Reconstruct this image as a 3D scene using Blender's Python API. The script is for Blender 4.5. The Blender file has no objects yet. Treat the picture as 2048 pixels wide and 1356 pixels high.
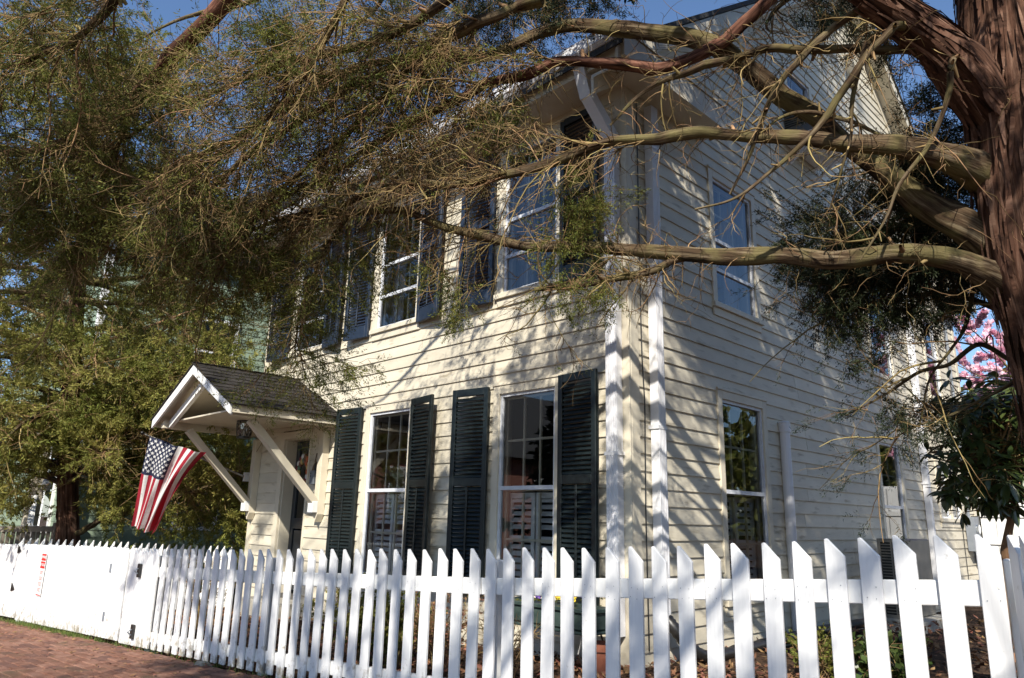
import bpy, math, random
import numpy as np
from mathutils import Vector, Matrix

S = bpy.context.scene
COL = S.collection
rad = math.radians
RNG = np.random.default_rng(7)
random.seed(7)

# ------------------------------------------------------------------ camera, sky, sun, exposure
CAM = np.array([3.6623, -5.00275, 1.5])
RT = np.array([0.70365976, 0.71014129, 0.02371261])
UP = np.array([0.15497484, -0.18595868, 0.97025882])
FW = np.array([-0.69343041, 0.67905723, 0.24090567])
FPX = 1450.0
cd = bpy.data.cameras.new('camera')
cam = bpy.data.objects.new('camera', cd)
COL.objects.link(cam)
cd.sensor_width = 36.0
cd.lens = FPX / 2048 * 36
cd.clip_start = 0.05
cd.clip_end = 900
cam.matrix_world = Matrix(((RT[0], UP[0], -FW[0], CAM[0]), (RT[1], UP[1], -FW[1], CAM[1]),
                           (RT[2], UP[2], -FW[2], CAM[2]), (0, 0, 0, 1)))
S.camera = cam

SUN_EL, SUN_AZ = rad(38), rad(147)          # azimuth clockwise from +Y
W = bpy.data.worlds.new('World')
S.world = W
W.use_nodes = True
nt = W.node_tree
bg = nt.nodes['Background']
sky = nt.nodes.new('ShaderNodeTexSky')
sky.sky_type = 'NISHITA'
sky.sun_disc = False
sky.sun_elevation = SUN_EL
sky.sun_rotation = SUN_AZ
sky.ozone_density = 5.0
sky.dust_density = 0.5
nt.links.new(sky.outputs[0], bg.inputs[0])
bg.inputs[1].default_value = 0.12
sl = bpy.data.lights.new('sun', 'SUN')
sl.energy = 5.0
sl.angle = rad(0.53)
sl.color = (1.0, 0.94, 0.83)
so = bpy.data.objects.new('sun', sl)
COL.objects.link(so)
SUNV = Vector((math.sin(SUN_AZ) * math.cos(SUN_EL), math.cos(SUN_AZ) * math.cos(SUN_EL), math.sin(SUN_EL)))
so.rotation_euler = SUNV.to_track_quat('Z', 'Y').to_euler()
so.location = (10, -20, 25)
S.view_settings.view_transform = 'Standard'
S.view_settings.look = 'None'
S.view_settings.exposure = 0.60
S.view_settings.gamma = 1.0
S.view_settings.use_curve_mapping = False
S.cycles.max_bounces = 6
S.cycles.transparent_max_bounces = 12
S.cycles.use_denoising = True

def spot(px, py, depth):
    """world point seen at photo pixel (px,py) at a distance along the view axis"""
    d = RT * ((px - 1024) / FPX) - UP * ((py - 678) / FPX) + FW
    return CAM + d * depth

# ------------------------------------------------------------------ helpers
def link_mesh(name, me, mats, parent=None):
    o = bpy.data.objects.new(name, me)
    COL.objects.link(o)
    if mats is not None:
        for m in (mats if isinstance(mats, (list, tuple)) else [mats]):
            if m.name not in [x.name for x in me.materials]:
                me.materials.append(m)
    if parent is not None:
        o.parent = parent
    return o

def worigin(o):
    v = Vector((0, 0, 0))
    while o is not None:
        v += o.location
        o = o.parent
    return v

def tag(o, label=None, cat=None, group=None, kind=None):
    if label: o['label'] = label
    if cat: o['category'] = cat
    if group: o['group'] = group
    if kind: o['kind'] = kind
    return o

def thing(name, loc, label, cat, group=None):
    o = bpy.data.objects.new(name, None)
    COL.objects.link(o)
    o.location = Vector([float(c) for c in loc])
    o.empty_display_size = 0.2
    return tag(o, label, cat, group)

class MB:
    """collects shapes (world coordinates, or through a wall frame tf) into one mesh"""
    def __init__(self, tf=None):
        self.v, self.f, self.m, self.tf = [], [], [], tf
        self.mi = 0
    def add(self, vs, fs):
        b = len(self.v)
        if self.tf: vs = [self.tf(*p) for p in vs]
        self.v += [tuple(float(c) for c in p) for p in vs]
        self.f += [tuple(i + b for i in f) for f in fs]
        self.m += [self.mi] * len(fs)
        return self
    def box(self, x0, x1, y0, y1, z0, z1, taper=None):
        v = [(x0, y0, z0), (x1, y0, z0), (x1, y1, z0), (x0, y1, z0), (x0, y0, z1), (x1, y0, z1), (x1, y1, z1), (x0, y1, z1)]
        return self.add(v, [(0, 3, 2, 1), (4, 5, 6, 7), (0, 1, 5, 4), (1, 2, 6, 5), (2, 3, 7, 6), (3, 0, 4, 7)])
    def beam(self, a, b, w, h, up=(0, 0, 1)):
        a, b = Vector(a), Vector(b)
        d = (b - a).normalized()
        s = d.cross(Vector(up))
        if s.length < 1e-5: s = d.cross(Vector((1, 0, 0)))
        s.normalize()
        u = s.cross(d)
        vs = []
        for p in (a, b):
            for i, j in ((-1, -1), (1, -1), (1, 1), (-1, 1)):
                vs.append(p + s * (i * w / 2) + u * (j * h / 2))
        return self.add(vs, [(3, 2, 1, 0), (4, 5, 6, 7), (0, 1, 5, 4), (1, 2, 6, 5), (2, 3, 7, 6), (3, 0, 4, 7)])
    def tube(self, pts, radii, n=8, cap=True):
        pts = [Vector(p) for p in pts]
        if not hasattr(radii, '__len__'): radii = [radii] * len(pts)
        vs, fs = [], []
        ref = Vector((0.13, 0.2, 1)).normalized()
        for i, p in enumerate(pts):
            t = (pts[min(i + 1, len(pts) - 1)] - pts[max(i - 1, 0)]).normalized()
            s = t.cross(ref)
            if s.length < 0.05: s = t.cross(Vector((1, 0, 0)))
            s.normalize(); u = s.cross(t)
            for k in range(n):
                a = 2 * math.pi * k / n
                vs.append(p + (s * math.cos(a) + u * math.sin(a)) * radii[i])
        for i in range(len(pts) - 1):
            for k in range(n):
                fs.append((i * n + k, i * n + (k + 1) % n, (i + 1) * n + (k + 1) % n, (i + 1) * n + k))
        if cap:
            fs.append(tuple(range(n))[::-1]); fs.append(tuple((len(pts) - 1) * n + k for k in range(n)))
        return self.add(vs, fs)
    def prism(self, poly, d):
        """poly: list of 3D points (planar); d: extrusion vector"""
        n = len(poly); d = Vector(d)
        vs = [Vector(p) for p in poly] + [Vector(p) + d for p in poly]
        fs = [tuple(range(n))[::-1], tuple(range(n, 2 * n))]
        fs += [(i, (i + 1) % n, n + (i + 1) % n, n + i) for i in range(n)]
        return self.add(vs, fs)
    def lathe(self, c, prof, n=16):
        vs, fs = [], []
        for r, z in prof:
            for k in range(n):
                a = 2 * math.pi * k / n
                vs.append((c[0] + r * math.cos(a), c[1] + r * math.sin(a), c[2] + z))
        for i in range(len(prof) - 1):
            for k in range(n):
                fs.append((i * n + k, i * n + (k + 1) % n, (i + 1) * n + (k + 1) % n, (i + 1) * n + k))
        fs.append(tuple(range(n))[::-1]); fs.append(tuple((len(prof) - 1) * n + k for k in range(n)))
        return self.add(vs, fs)
    def ball(self, c, r, n=8, m=6, sq=(1, 1, 1)):
        vs, fs = [(c[0], c[1], c[2] - r * sq[2])], []
        for i in range(1, m):
            t = math.pi * i / m - math.pi / 2
            for k in range(n):
                a = 2 * math.pi * k / n
                vs.append((c[0] + r * sq[0] * math.cos(t) * math.cos(a), c[1] + r * sq[1] * math.cos(t) * math.sin(a), c[2] + r * sq[2] * math.sin(t)))
        vs.append((c[0], c[1], c[2] + r * sq[2])); L = len(vs) - 1
        for k in range(n):
            fs.append((0, 1 + (k + 1) % n, 1 + k)); fs.append((L, 1 + (m - 2) * n + k, 1 + (m - 2) * n + (k + 1) % n))
            for i in range(m - 2):
                fs.append((1 + i * n + k, 1 + i * n + (k + 1) % n, 1 + (i + 1) * n + (k + 1) % n, 1 + (i + 1) * n + k))
        return self.add(vs, fs)
    def build(self, name, mat, parent=None, smooth=False, bevel=0, origin=None):
        me = bpy.data.meshes.new(name)
        if origin is not None:
            off = Vector([float(c) for c in origin])
        else:
            off = worigin(parent)
        po = worigin(parent)
        me.from_pydata([(x - off.x, y - off.y, z - off.z) for x, y, z in self.v], [], self.f)
        if max(self.m, default=0) > 0:
            me.polygons.foreach_set('material_index', self.m)
        if smooth:
            me.polygons.foreach_set('use_smooth', [True] * len(me.polygons))
        me.update()
        o = link_mesh(name, me, mat, parent)
        o.location = off - po
        if bevel:
            b = o.modifiers.new('bevel', 'BEVEL'); b.width = bevel; b.segments = 1; b.limit_method = 'ANGLE'
        return o

def np_mesh(name, V, Q, mat, parent=None, smooth=False, mi=None, co=None):
    """fast mesh from numpy verts (N,3) and quads (M,4)"""
    off = np.array(worigin(parent))
    V = np.asarray(V, dtype=np.float32) - off.astype(np.float32)
    Q = np.asarray(Q, dtype=np.int32)
    me = bpy.data.meshes.new(name)
    me.vertices.add(len(V)); me.vertices.foreach_set('co', V.ravel())
    k = Q.shape[1]
    me.loops.add(Q.size); me.loops.foreach_set('vertex_index', Q.ravel())
    me.polygons.add(len(Q))
    me.polygons.foreach_set('loop_start', np.arange(0, Q.size, k, dtype=np.int32))
    me.polygons.foreach_set('loop_total', np.full(len(Q), k, dtype=np.int32))
    if smooth: me.polygons.foreach_set('use_smooth', np.ones(len(Q), dtype=bool))
    if mi is not None: me.polygons.foreach_set('material_index', np.asarray(mi, dtype=np.int32))
    me.update(calc_edges=True)
    if co is not None:
        at = me.attributes.new('barkco', 'FLOAT_VECTOR', 'POINT'); at.data.foreach_set('vector', np.asarray(co, dtype=np.float32).ravel())
    return link_mesh(name, me, mat, parent)

def clone(o, parent=None, loc=None, scale=None, rotz=None):
    c = o.copy(); COL.objects.link(c)
    if parent is not None: c.parent = parent
    if loc is not None: c.location = loc
    if scale is not None: c.scale = scale
    if rotz is not None: c.rotation_euler = (0, 0, rotz)
    return c

# ------------------------------------------------------------------ materials
def new_mat(name):
    m = bpy.data.materials.new(name); m.use_nodes = True
    return m, m.node_tree, m.node_tree.nodes['Principled BSDF']

def mk(name, c1, c2=None, rough=0.6, scale=8.0, stretch=(1, 1, 1), bump=0.0, bscale=None, detail=5, spec=0.5,
       metal=0.0, island=0.0, contrast=(0.35, 0.65), dirt=None, space='pos', trans=0.0):
    m, t, b = new_mat(name)
    L = t.links
    b.inputs['Roughness'].default_value = rough
    b.inputs['Metallic'].default_value = metal
    b.inputs['Specular IOR Level'].default_value = spec
    if c2 is None and not bump and not island:
        b.inputs['Base Color'].default_value = (*c1, 1); return m
    if space == 'pos':
        g = t.nodes.new('ShaderNodeNewGeometry'); src = g.outputs['Position']
    else:
        g = t.nodes.new('ShaderNodeTexCoord'); src = g.outputs['Object']
    mp = t.nodes.new('ShaderNodeMapping'); mp.inputs['Scale'].default_value = stretch
    L.new(src, mp.inputs[0])
    n = t.nodes.new('ShaderNodeTexNoise'); n.inputs['Scale'].default_value = scale; n.inputs['Detail'].default_value = detail
    L.new(mp.outputs[0], n.inputs['Vector'])
    r = t.nodes.new('ShaderNodeMapRange'); r.inputs[1].default_value, r.inputs[2].default_value = contrast
    L.new(n.outputs['Fac'], r.inputs[0])
    mx = t.nodes.new('ShaderNodeMix'); mx.data_type = 'RGBA'
    mx.inputs[6].default_value = (*c1, 1); mx.inputs[7].default_value = (*(c2 or c1), 1)
    L.new(r.outputs[0], mx.inputs[0])
    col = mx.outputs[2]
    if dirt:
        dn = t.nodes.new('ShaderNodeTexNoise'); dn.inputs['Scale'].default_value = dirt[1]; dn.inputs['Detail'].default_value = 8
        dm = t.nodes.new('ShaderNodeMapping'); dm.inputs['Scale'].default_value = dirt[3] if len(dirt) > 3 else (1, 1, 1)
        L.new(src, dm.inputs[0]); L.new(dm.outputs[0], dn.inputs['Vector'])
        dr = t.nodes.new('ShaderNodeMapRange'); dr.inputs[1].default_value = dirt[2]; dr.inputs[2].default_value = dirt[2] + 0.14
        L.new(dn.outputs['Fac'], dr.inputs[0])
        d = t.nodes.new('ShaderNodeMix'); d.data_type = 'RGBA'; d.inputs[7].default_value = (*dirt[0], 1)
        L.new(dr.outputs[0], d.inputs[0]); L.new(col, d.inputs[6]); col = d.outputs[2]
    if island:
        gi = t.nodes.new('ShaderNodeNewGeometry')
        h = t.nodes.new('ShaderNodeHueSaturation')
        mr = t.nodes.new('ShaderNodeMapRange'); mr.inputs[3].default_value = 1 - island; mr.inputs[4].default_value = 1 + island
        L.new(gi.outputs['Random Per Island'], mr.inputs[0]); L.new(mr.outputs[0], h.inputs['Value'])
        mh = t.nodes.new('ShaderNodeMapRange'); mh.inputs[3].default_value = 0.5 - island * 0.06; mh.inputs[4].default_value = 0.5 + island * 0.05
        ml = t.nodes.new('ShaderNodeMath'); ml.operation = 'FRACT'
        mm = t.nodes.new('ShaderNodeMath'); mm.operation = 'MULTIPLY'; mm.inputs[1].default_value = 17.3
        L.new(gi.outputs['Random Per Island'], mm.inputs[0]); L.new(mm.outputs[0], ml.inputs[0])
        L.new(ml.outputs[0], mh.inputs[0]); L.new(mh.outputs[0], h.inputs['Hue'])
        L.new(col, h.inputs['Color']); col = h.outputs[0]
    L.new(col, b.inputs['Base Color'])
    if bump:
        bn = t.nodes.new('ShaderNodeTexNoise'); bn.inputs['Scale'].default_value = bscale or scale * 2; bn.inputs['Detail'].default_value = 6
        L.new(mp.outputs[0], bn.inputs['Vector'])
        bp = t.nodes.new('ShaderNodeBump'); bp.inputs['Strength'].default_value = 0.6; bp.inputs['Distance'].default_value = bump
        L.new(bn.outputs['Fac'], bp.inputs['Height']); L.new(bp.outputs[0], b.inputs['Normal'])
    if trans:
        out = t.nodes['Material Output']
        tr = t.nodes.new('ShaderNodeBsdfTranslucent'); L.new(col, tr.inputs[0])
        ms = t.nodes.new('ShaderNodeMixShader'); ms.inputs[0].default_value = trans
        L.new(b.outputs[0], ms.inputs[1]); L.new(tr.outputs[0], ms.inputs[2]); L.new(ms.outputs[0], out.inputs[0])
    return m

M = {}
M['siding'] = mk('cream_paint', (0.64, 0.585, 0.465), (0.575, 0.52, 0.41), rough=0.55, scale=3.0, stretch=(1, 1, 3), bump=0.0015, bscale=30,
                 dirt=((0.36, 0.31, 0.22), 5.0, 0.585, (0.6, 0.6, 3)))
M['trim'] = mk('cream_trim', (0.66, 0.60, 0.475), (0.60, 0.54, 0.425), rough=0.5, scale=5, bump=0.001, bscale=50)
def tint_by_object(m, amt):
    t = m.node_tree; L = t.links; b = t.nodes['Principled BSDF']
    src = b.inputs['Base Color'].links[0].from_socket
    oi = t.nodes.new('ShaderNodeObjectInfo'); mr = t.nodes.new('ShaderNodeMapRange'); mr.inputs[3].default_value = 1 - amt; mr.inputs[4].default_value = 1 + amt * .6
    h = t.nodes.new('ShaderNodeHueSaturation'); L.new(oi.outputs['Random'], mr.inputs[0]); L.new(mr.outputs[0], h.inputs['Value']); L.new(src, h.inputs['Color']); L.new(h.outputs[0], b.inputs['Base Color'])
tint_by_object(M['siding'], .11)
M['white'] = mk('white_paint', (0.80, 0.80, 0.79), (0.74, 0.74, 0.73), rough=0.5, scale=9, stretch=(1, 1, 0.25), bump=0.0012, bscale=60,
                dirt=((0.42, 0.40, 0.35), 14.0, 0.66, (1, 1, 0.35)))
def picket_mat():
    m, t, b = new_mat('picket_paint'); L = t.links
    b.inputs['Roughness'].default_value = .55
    tc = t.nodes.new('ShaderNodeTexCoord'); oi = t.nodes.new('ShaderNodeObjectInfo')
    ad = t.nodes.new('ShaderNodeVectorMath'); ad.operation = 'ADD'
    sc = t.nodes.new('ShaderNodeVectorMath'); sc.operation = 'SCALE'; sc.inputs[3].default_value = 37.0
    cx = t.nodes.new('ShaderNodeCombineXYZ'); L.new(oi.outputs['Random'], cx.inputs[0]); L.new(oi.outputs['Random'], cx.inputs[2]); L.new(cx.outputs[0], sc.inputs[0])
    L.new(tc.outputs['Object'], ad.inputs[0]); L.new(sc.outputs[0], ad.inputs[1])
    mp = t.nodes.new('ShaderNodeMapping'); mp.inputs['Scale'].default_value = (1, 1, .08); L.new(ad.outputs[0], mp.inputs[0])
    gr = t.nodes.new('ShaderNodeTexNoise'); gr.inputs['Scale'].default_value = 90; gr.inputs['Detail'].default_value = 6; L.new(mp.outputs[0], gr.inputs['Vector'])
    n = t.nodes.new('ShaderNodeTexNoise'); n.inputs['Scale'].default_value = 11; n.inputs['Detail'].default_value = 9; n.inputs['Roughness'].default_value = .7; L.new(ad.outputs[0], n.inputs['Vector'])
    sx = t.nodes.new('ShaderNodeSeparateXYZ'); L.new(tc.outputs['Object'], sx.inputs[0])
    lo = t.nodes.new('ShaderNodeMapRange'); lo.inputs[1].default_value = .0; lo.inputs[2].default_value = .32; lo.inputs[3].default_value = .20; lo.inputs[4].default_value = .0; L.new(sx.outputs[2], lo.inputs[0])
    su = t.nodes.new('ShaderNodeMath'); su.operation = 'ADD'; L.new(n.outputs['Fac'], su.inputs[0]); L.new(lo.outputs[0], su.inputs[1])
    mr = t.nodes.new('ShaderNodeMapRange'); mr.inputs[1].default_value = .63; mr.inputs[2].default_value = .78; L.new(su.outputs[0], mr.inputs[0])
    base = t.nodes.new('ShaderNodeMapRange'); base.inputs[3].default_value = .66; base.inputs[4].default_value = .82; L.new(gr.outputs['Fac'], base.inputs[0])
    cb = t.nodes.new('ShaderNodeCombineColor'); [L.new(base.outputs[0], cb.inputs[i]) for i in range(3)]
    mx = t.nodes.new('ShaderNodeMix'); mx.data_type = 'RGBA'; mx.inputs[7].default_value = (.30, .27, .21, 1); L.new(mr.outputs[0], mx.inputs[0]); L.new(cb.outputs[0], mx.inputs[6])
    L.new(mx.outputs[2], b.inputs['Base Color'])
    bp = t.nodes.new('ShaderNodeBump'); bp.inputs['Strength'].default_value = .5; bp.inputs['Distance'].default_value = .0015; L.new(gr.outputs['Fac'], bp.inputs['Height']); L.new(bp.outputs[0], b.inputs['Normal'])
    return m
M['picket'] = picket_mat()
M['whitemetal'] = mk('white_metal', (0.74, 0.74, 0.76), (0.66, 0.66, 0.69), rough=0.4, scale=6, stretch=(1, 1, 0.2), bump=0.0008, bscale=40)
M['alum'] = mk('storm_frame', (0.66, 0.68, 0.72), (0.58, 0.60, 0.64), rough=0.35, scale=20)
M['shutter'] = mk('dark_green_paint', (0.008, 0.013, 0.014), (0.012, 0.018, 0.019), rough=0.38, scale=20, bump=0.001)
M['shutterblue'] = mk('slate_blue_paint', (0.012, 0.021, 0.040), (0.018, 0.028, 0.050), rough=0.42, scale=20, bump=0.001)
M['door'] = mk('dark_door_paint', (0.016, 0.020, 0.026), (0.022, 0.027, 0.033), rough=0.35, scale=12)
M['black'] = mk('black_metal', (0.012, 0.012, 0.013), (0.03, 0.028, 0.026), rough=0.4, scale=40)
M['shingle'] = mk('weathered_shake', (0.015, 0.0135, 0.012), (0.042, 0.038, 0.033), rough=0.9, scale=14, stretch=(1, 0.3, 1), bump=0.004, bscale=60, island=0.35, spec=0.2)
M['roof'] = mk('dark_roofing', (0.035, 0.035, 0.037), (0.06, 0.06, 0.06), rough=0.9, scale=30, bump=0.003)
M['interior'] = mk('interior_wall', (0.10, 0.09, 0.08), (0.08, 0.075, 0.07), rough=0.8, scale=2)
M['blind'] = mk('interior_shutter', (0.72, 0.72, 0.72), (0.66, 0.66, 0.66), rough=0.5, scale=10)
M['curtain'] = mk('curtain_cloth', (0.40, 0.37, 0.38), (0.28, 0.26, 0.28), rough=0.9, scale=5, stretch=(6, 6, 0.3))
def bark_mat(name, c1, c2, c3, fibre, along, bump, moss=None):
    """fibres run along the limb: uses the per-vertex 'barkco' coordinate (round, round, length)"""
    m, t, b = new_mat(name); L = t.links
    b.inputs['Roughness'].default_value = .92; b.inputs['Specular IOR Level'].default_value = .12
    at = t.nodes.new('ShaderNodeAttribute'); at.attribute_name = 'barkco'
    mp = t.nodes.new('ShaderNodeMapping'); mp.inputs['Scale'].default_value = (1, 1, along); L.new(at.outputs['Vector'], mp.inputs[0])
    n = t.nodes.new('ShaderNodeTexNoise'); n.inputs['Scale'].default_value = fibre; n.inputs['Detail'].default_value = 9; n.inputs['Roughness'].default_value = .68; n.inputs['Distortion'].default_value = .35
    L.new(mp.outputs[0], n.inputs['Vector'])
    cr = t.nodes.new('ShaderNodeValToRGB'); e = cr.color_ramp.elements
    e[0].position = .36; e[0].color = (*c1, 1); e[1].position = .66; e[1].color = (*c3, 1)
    q = cr.color_ramp.elements.new(.5); q.color = (*c2, 1)
    L.new(n.outputs['Fac'], cr.inputs[0]); col = cr.outputs[0]
    n2 = t.nodes.new('ShaderNodeTexNoise'); n2.inputs['Scale'].default_value = 5; n2.inputs['Detail'].default_value = 6; L.new(at.outputs['Vector'], n2.inputs['Vector'])
    if moss:
        mr = t.nodes.new('ShaderNodeMapRange'); mr.inputs[1].default_value = .46; mr.inputs[2].default_value = .60; L.new(n2.outputs['Fac'], mr.inputs[0])
        mx = t.nodes.new('ShaderNodeMix'); mx.data_type = 'RGBA'; mx.blend_type = 'MIX'; mx.inputs[7].default_value = (*moss, 1)
        ml = t.nodes.new('ShaderNodeMath'); ml.operation = 'MULTIPLY'; ml.inputs[1].default_value = .75; L.new(mr.outputs[0], ml.inputs[0])
        L.new(ml.outputs[0], mx.inputs[0]); L.new(col, mx.inputs[6]); col = mx.outputs[2]
    ov = t.nodes.new('ShaderNodeMix'); ov.data_type = 'RGBA'; ov.blend_type = 'MULTIPLY'; ov.inputs[0].default_value = .8
    sc = t.nodes.new('ShaderNodeMapRange'); sc.inputs[1].default_value = .3; sc.inputs[2].default_value = .7; sc.inputs[3].default_value = .55; sc.inputs[4].default_value = 1.3; L.new(n2.outputs['Fac'], sc.inputs[0])
    L.new(col, ov.inputs[6]); L.new(sc.outputs[0], ov.inputs[7]); L.new(ov.outputs[2], b.inputs['Base Color'])
    bp = t.nodes.new('ShaderNodeBump'); bp.inputs['Strength'].default_value = .9; bp.inputs['Distance'].default_value = bump
    L.new(n.outputs['Fac'], bp.inputs['Height']); L.new(bp.outputs[0], b.inputs['Normal'])
    return m
M['bark'] = bark_mat('cedar_bark', (0.030, 0.017, 0.012), (0.105, 0.052, 0.034), (0.25, 0.150, 0.105), 26, .07, .03)
M['limb'] = bark_mat('limb_bark', (0.020, 0.013, 0.008), (0.090, 0.058, 0.034), (0.25, 0.195, 0.125), 42, .07, .016, moss=(0.125, 0.108, 0.046))
M['barklimb'] = bark_mat('red_limb_bark', (0.030, 0.015, 0.011), (0.115, 0.050, 0.033), (0.25, 0.13, 0.09), 50, .09, .010)
M['twig'] = mk('dry_twig', (0.18, 0.115, 0.054), (0.31, 0.225, 0.105), rough=0.9, scale=5, island=0.45, spec=0.15)
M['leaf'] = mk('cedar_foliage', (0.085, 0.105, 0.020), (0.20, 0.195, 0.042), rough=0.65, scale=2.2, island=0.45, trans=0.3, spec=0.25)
M['leafdark'] = mk('cedar_foliage_shade', (0.018, 0.028, 0.014), (0.040, 0.050, 0.018), rough=0.65, scale=2.2, island=0.4, trans=0.2, spec=0.25)  # darker copy of the foliage, backlit shade put into its colour
M['leafsun'] = mk('cedar_foliage_olive', (0.15, 0.172, 0.032), (0.31, 0.285, 0.075), rough=0.65, scale=1.5, island=0.4, trans=0.4, spec=0.25)
M['bigleaf'] = mk('glossy_leaf', (0.028, 0.050, 0.014), (0.075, 0.105, 0.030), rough=0.28, scale=6, island=0.4, trans=0.12, spec=0.6)
M['pink'] = mk('magnolia_petal', (0.84, 0.42, 0.56), (0.92, 0.76, 0.81), rough=0.6, scale=5, island=0.25, trans=0.3)
M['mulch'] = mk('yard_mulch', (0.030, 0.020, 0.014), (0.10, 0.060, 0.038), rough=0.95, scale=30, bump=0.02, bscale=50, detail=8, spec=0.1)
M['litter'] = mk('dead_leaf', (0.16, 0.075, 0.038), (0.27, 0.15, 0.085), rough=0.85, scale=20, island=0.5, spec=0.2)
M['brick'] = mk('pavement_brick', (0.20, 0.075, 0.045), (0.30, 0.135, 0.085), rough=0.9, scale=14, bump=0.004, bscale=80, island=0.0, spec=0.2,
                dirt=((0.12, 0.075, 0.05), 3, 0.52))
M['sand'] = mk('joint_sand', (0.11, 0.075, 0.05), (0.16, 0.11, 0.075), rough=0.95, scale=40, bump=0.004)
M['grass'] = mk('grass_blade', (0.08, 0.13, 0.02), (0.16, 0.20, 0.05), rough=0.7, scale=8, island=0.35, trans=0.3)
M['green'] = mk('mint_siding', (0.25, 0.32, 0.23), (0.21, 0.27, 0.195), rough=0.6, scale=3)
M['greytimber'] = mk('grey_timber', (0.16, 0.135, 0.105), (0.24, 0.21, 0.17), rough=0.85, scale=10, stretch=(1, 1, 0.2))
M['acbox'] = mk('beige_metal', (0.20, 0.185, 0.16), (0.16, 0.15, 0.13), rough=0.5, scale=8)
M['meter'] = mk('grey_metal', (0.17, 0.19, 0.22), (0.22, 0.24, 0.27), rough=0.5, scale=8)
M['planter'] = mk('green_planter', (0.022, 0.040, 0.036), (0.05, 0.075, 0.065), rough=0.5, scale=12)
M['terracotta'] = mk('terracotta', (0.33, 0.11, 0.06), (0.25, 0.085, 0.05), rough=0.8, scale=10)
M['rock'] = mk('grey_rock', (0.16, 0.15, 0.13), (0.24, 0.23, 0.20), rough=0.9, scale=12, bump=0.01)
M['red'] = mk('flag_red', (0.36, 0.012, 0.030), (0.30, 0.010, 0.025), rough=0.75, scale=40, trans=0.25)
M['fwhite'] = mk('flag_white', (0.74, 0.73, 0.72), (0.68, 0.67, 0.66), rough=0.75, scale=40, trans=0.25)
M['navy'] = mk('flag_navy', (0.012, 0.018, 0.055), (0.010, 0.015, 0.045), rough=0.75, scale=40, trans=0.15)
M['pole'] = mk('pole_wood', (0.22, 0.15, 0.09), (0.17, 0.11, 0.06), rough=0.5, scale=10)
M['redsign'] = mk('sign_red', (0.60, 0.035, 0.03), (0.54, 0.03, 0.028), rough=0.5, scale=10)
M['signwhite'] = mk('sign_white', (0.82, 0.81, 0.80), (0.78, 0.77, 0.76), rough=0.45, scale=10)
M['brass'] = mk('aged_brass', (0.16, 0.10, 0.05), (0.12, 0.075, 0.04), rough=0.45, metal=0.3, scale=30)
M['housebrick'] = mk('house_brick', (0.28, 0.10, 0.07), (0.40, 0.19, 0.14), rough=0.9, scale=25, stretch=(0.3, 0.3, 1.2), bump=0.006)
M['yellow'] = mk('yellow_petal', (0.75, 0.48, 0.02), (0.80, 0.58, 0.06), rough=0.6, scale=30, island=0.2)
M['purple'] = mk('purple_petal', (0.12, 0.05, 0.35), (0.16, 0.08, 0.42), rough=0.6, scale=30, island=0.2)
M['stone'] = mk('bark_stone', (0.3, 0.28, 0.24), (0.4, 0.38, 0.33), rough=0.9, scale=10)

def glass_mat():
    m, t, b = new_mat('window_glass'); L = t.links
    t.nodes.remove(b)
    out = t.nodes['Material Output']
    fr = t.nodes.new('ShaderNodeFresnel'); fr.inputs[0].default_value = 1.55
    mt = t.nodes.new('ShaderNodeMath'); mt.operation = 'MULTIPLY_ADD'; mt.use_clamp = True
    mt.inputs[1].default_value = 1.15; mt.inputs[2].default_value = 0.045
    L.new(fr.outputs[0], mt.inputs[0])
    g = t.nodes.new('ShaderNodeBsdfGlossy'); g.inputs['Roughness'].default_value = 0.0; g.inputs['Color'].default_value = (0.95, 0.97, 1, 1)
    tr = t.nodes.new('ShaderNodeBsdfTransparent'); tr.inputs[0].default_value = (0.90, 0.92, 0.93, 1)
    n = t.nodes.new('ShaderNodeTexNoise'); n.inputs['Scale'].default_value = 1.6; n.inputs['Detail'].default_value = 1
    ge = t.nodes.new('ShaderNodeNewGeometry'); L.new(ge.outputs['Position'], n.inputs['Vector'])
    bp = t.nodes.new('ShaderNodeBump'); bp.inputs['Strength'].default_value = 0.12; bp.inputs['Distance'].default_value = 0.006
    L.new(n.outputs[0], bp.inputs['Height']); L.new(bp.outputs[0], g.inputs['Normal'])
    ms = t.nodes.new('ShaderNodeMixShader')
    L.new(mt.outputs[0], ms.inputs[0]); L.new(tr.outputs[0], ms.inputs[1]); L.new(g.outputs[0], ms.inputs[2]); L.new(ms.outputs[0], out.inputs[0])
    return m
M['glass'] = glass_mat()

# ------------------------------------------------------------------ ground
def gz(x):                                  # the lot rises gently to the right along the fence
    return 0.265 + 0.040 * (max(min(x, 7.0), -30.0) + 2.85) * 0.9
FA = np.array([-2.857, -2.198]); FB = np.array([2.864, -1.730])
FD = (FB - FA) / np.linalg.norm(FB - FA); FN = np.array([-FD[1], FD[0]])
def fp(s, off=0.0, z=0.0):                  # a point on the fence line, off metres behind it
    p = FA + FD * s + FN * off
    return (p[0], p[1], z)

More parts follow.
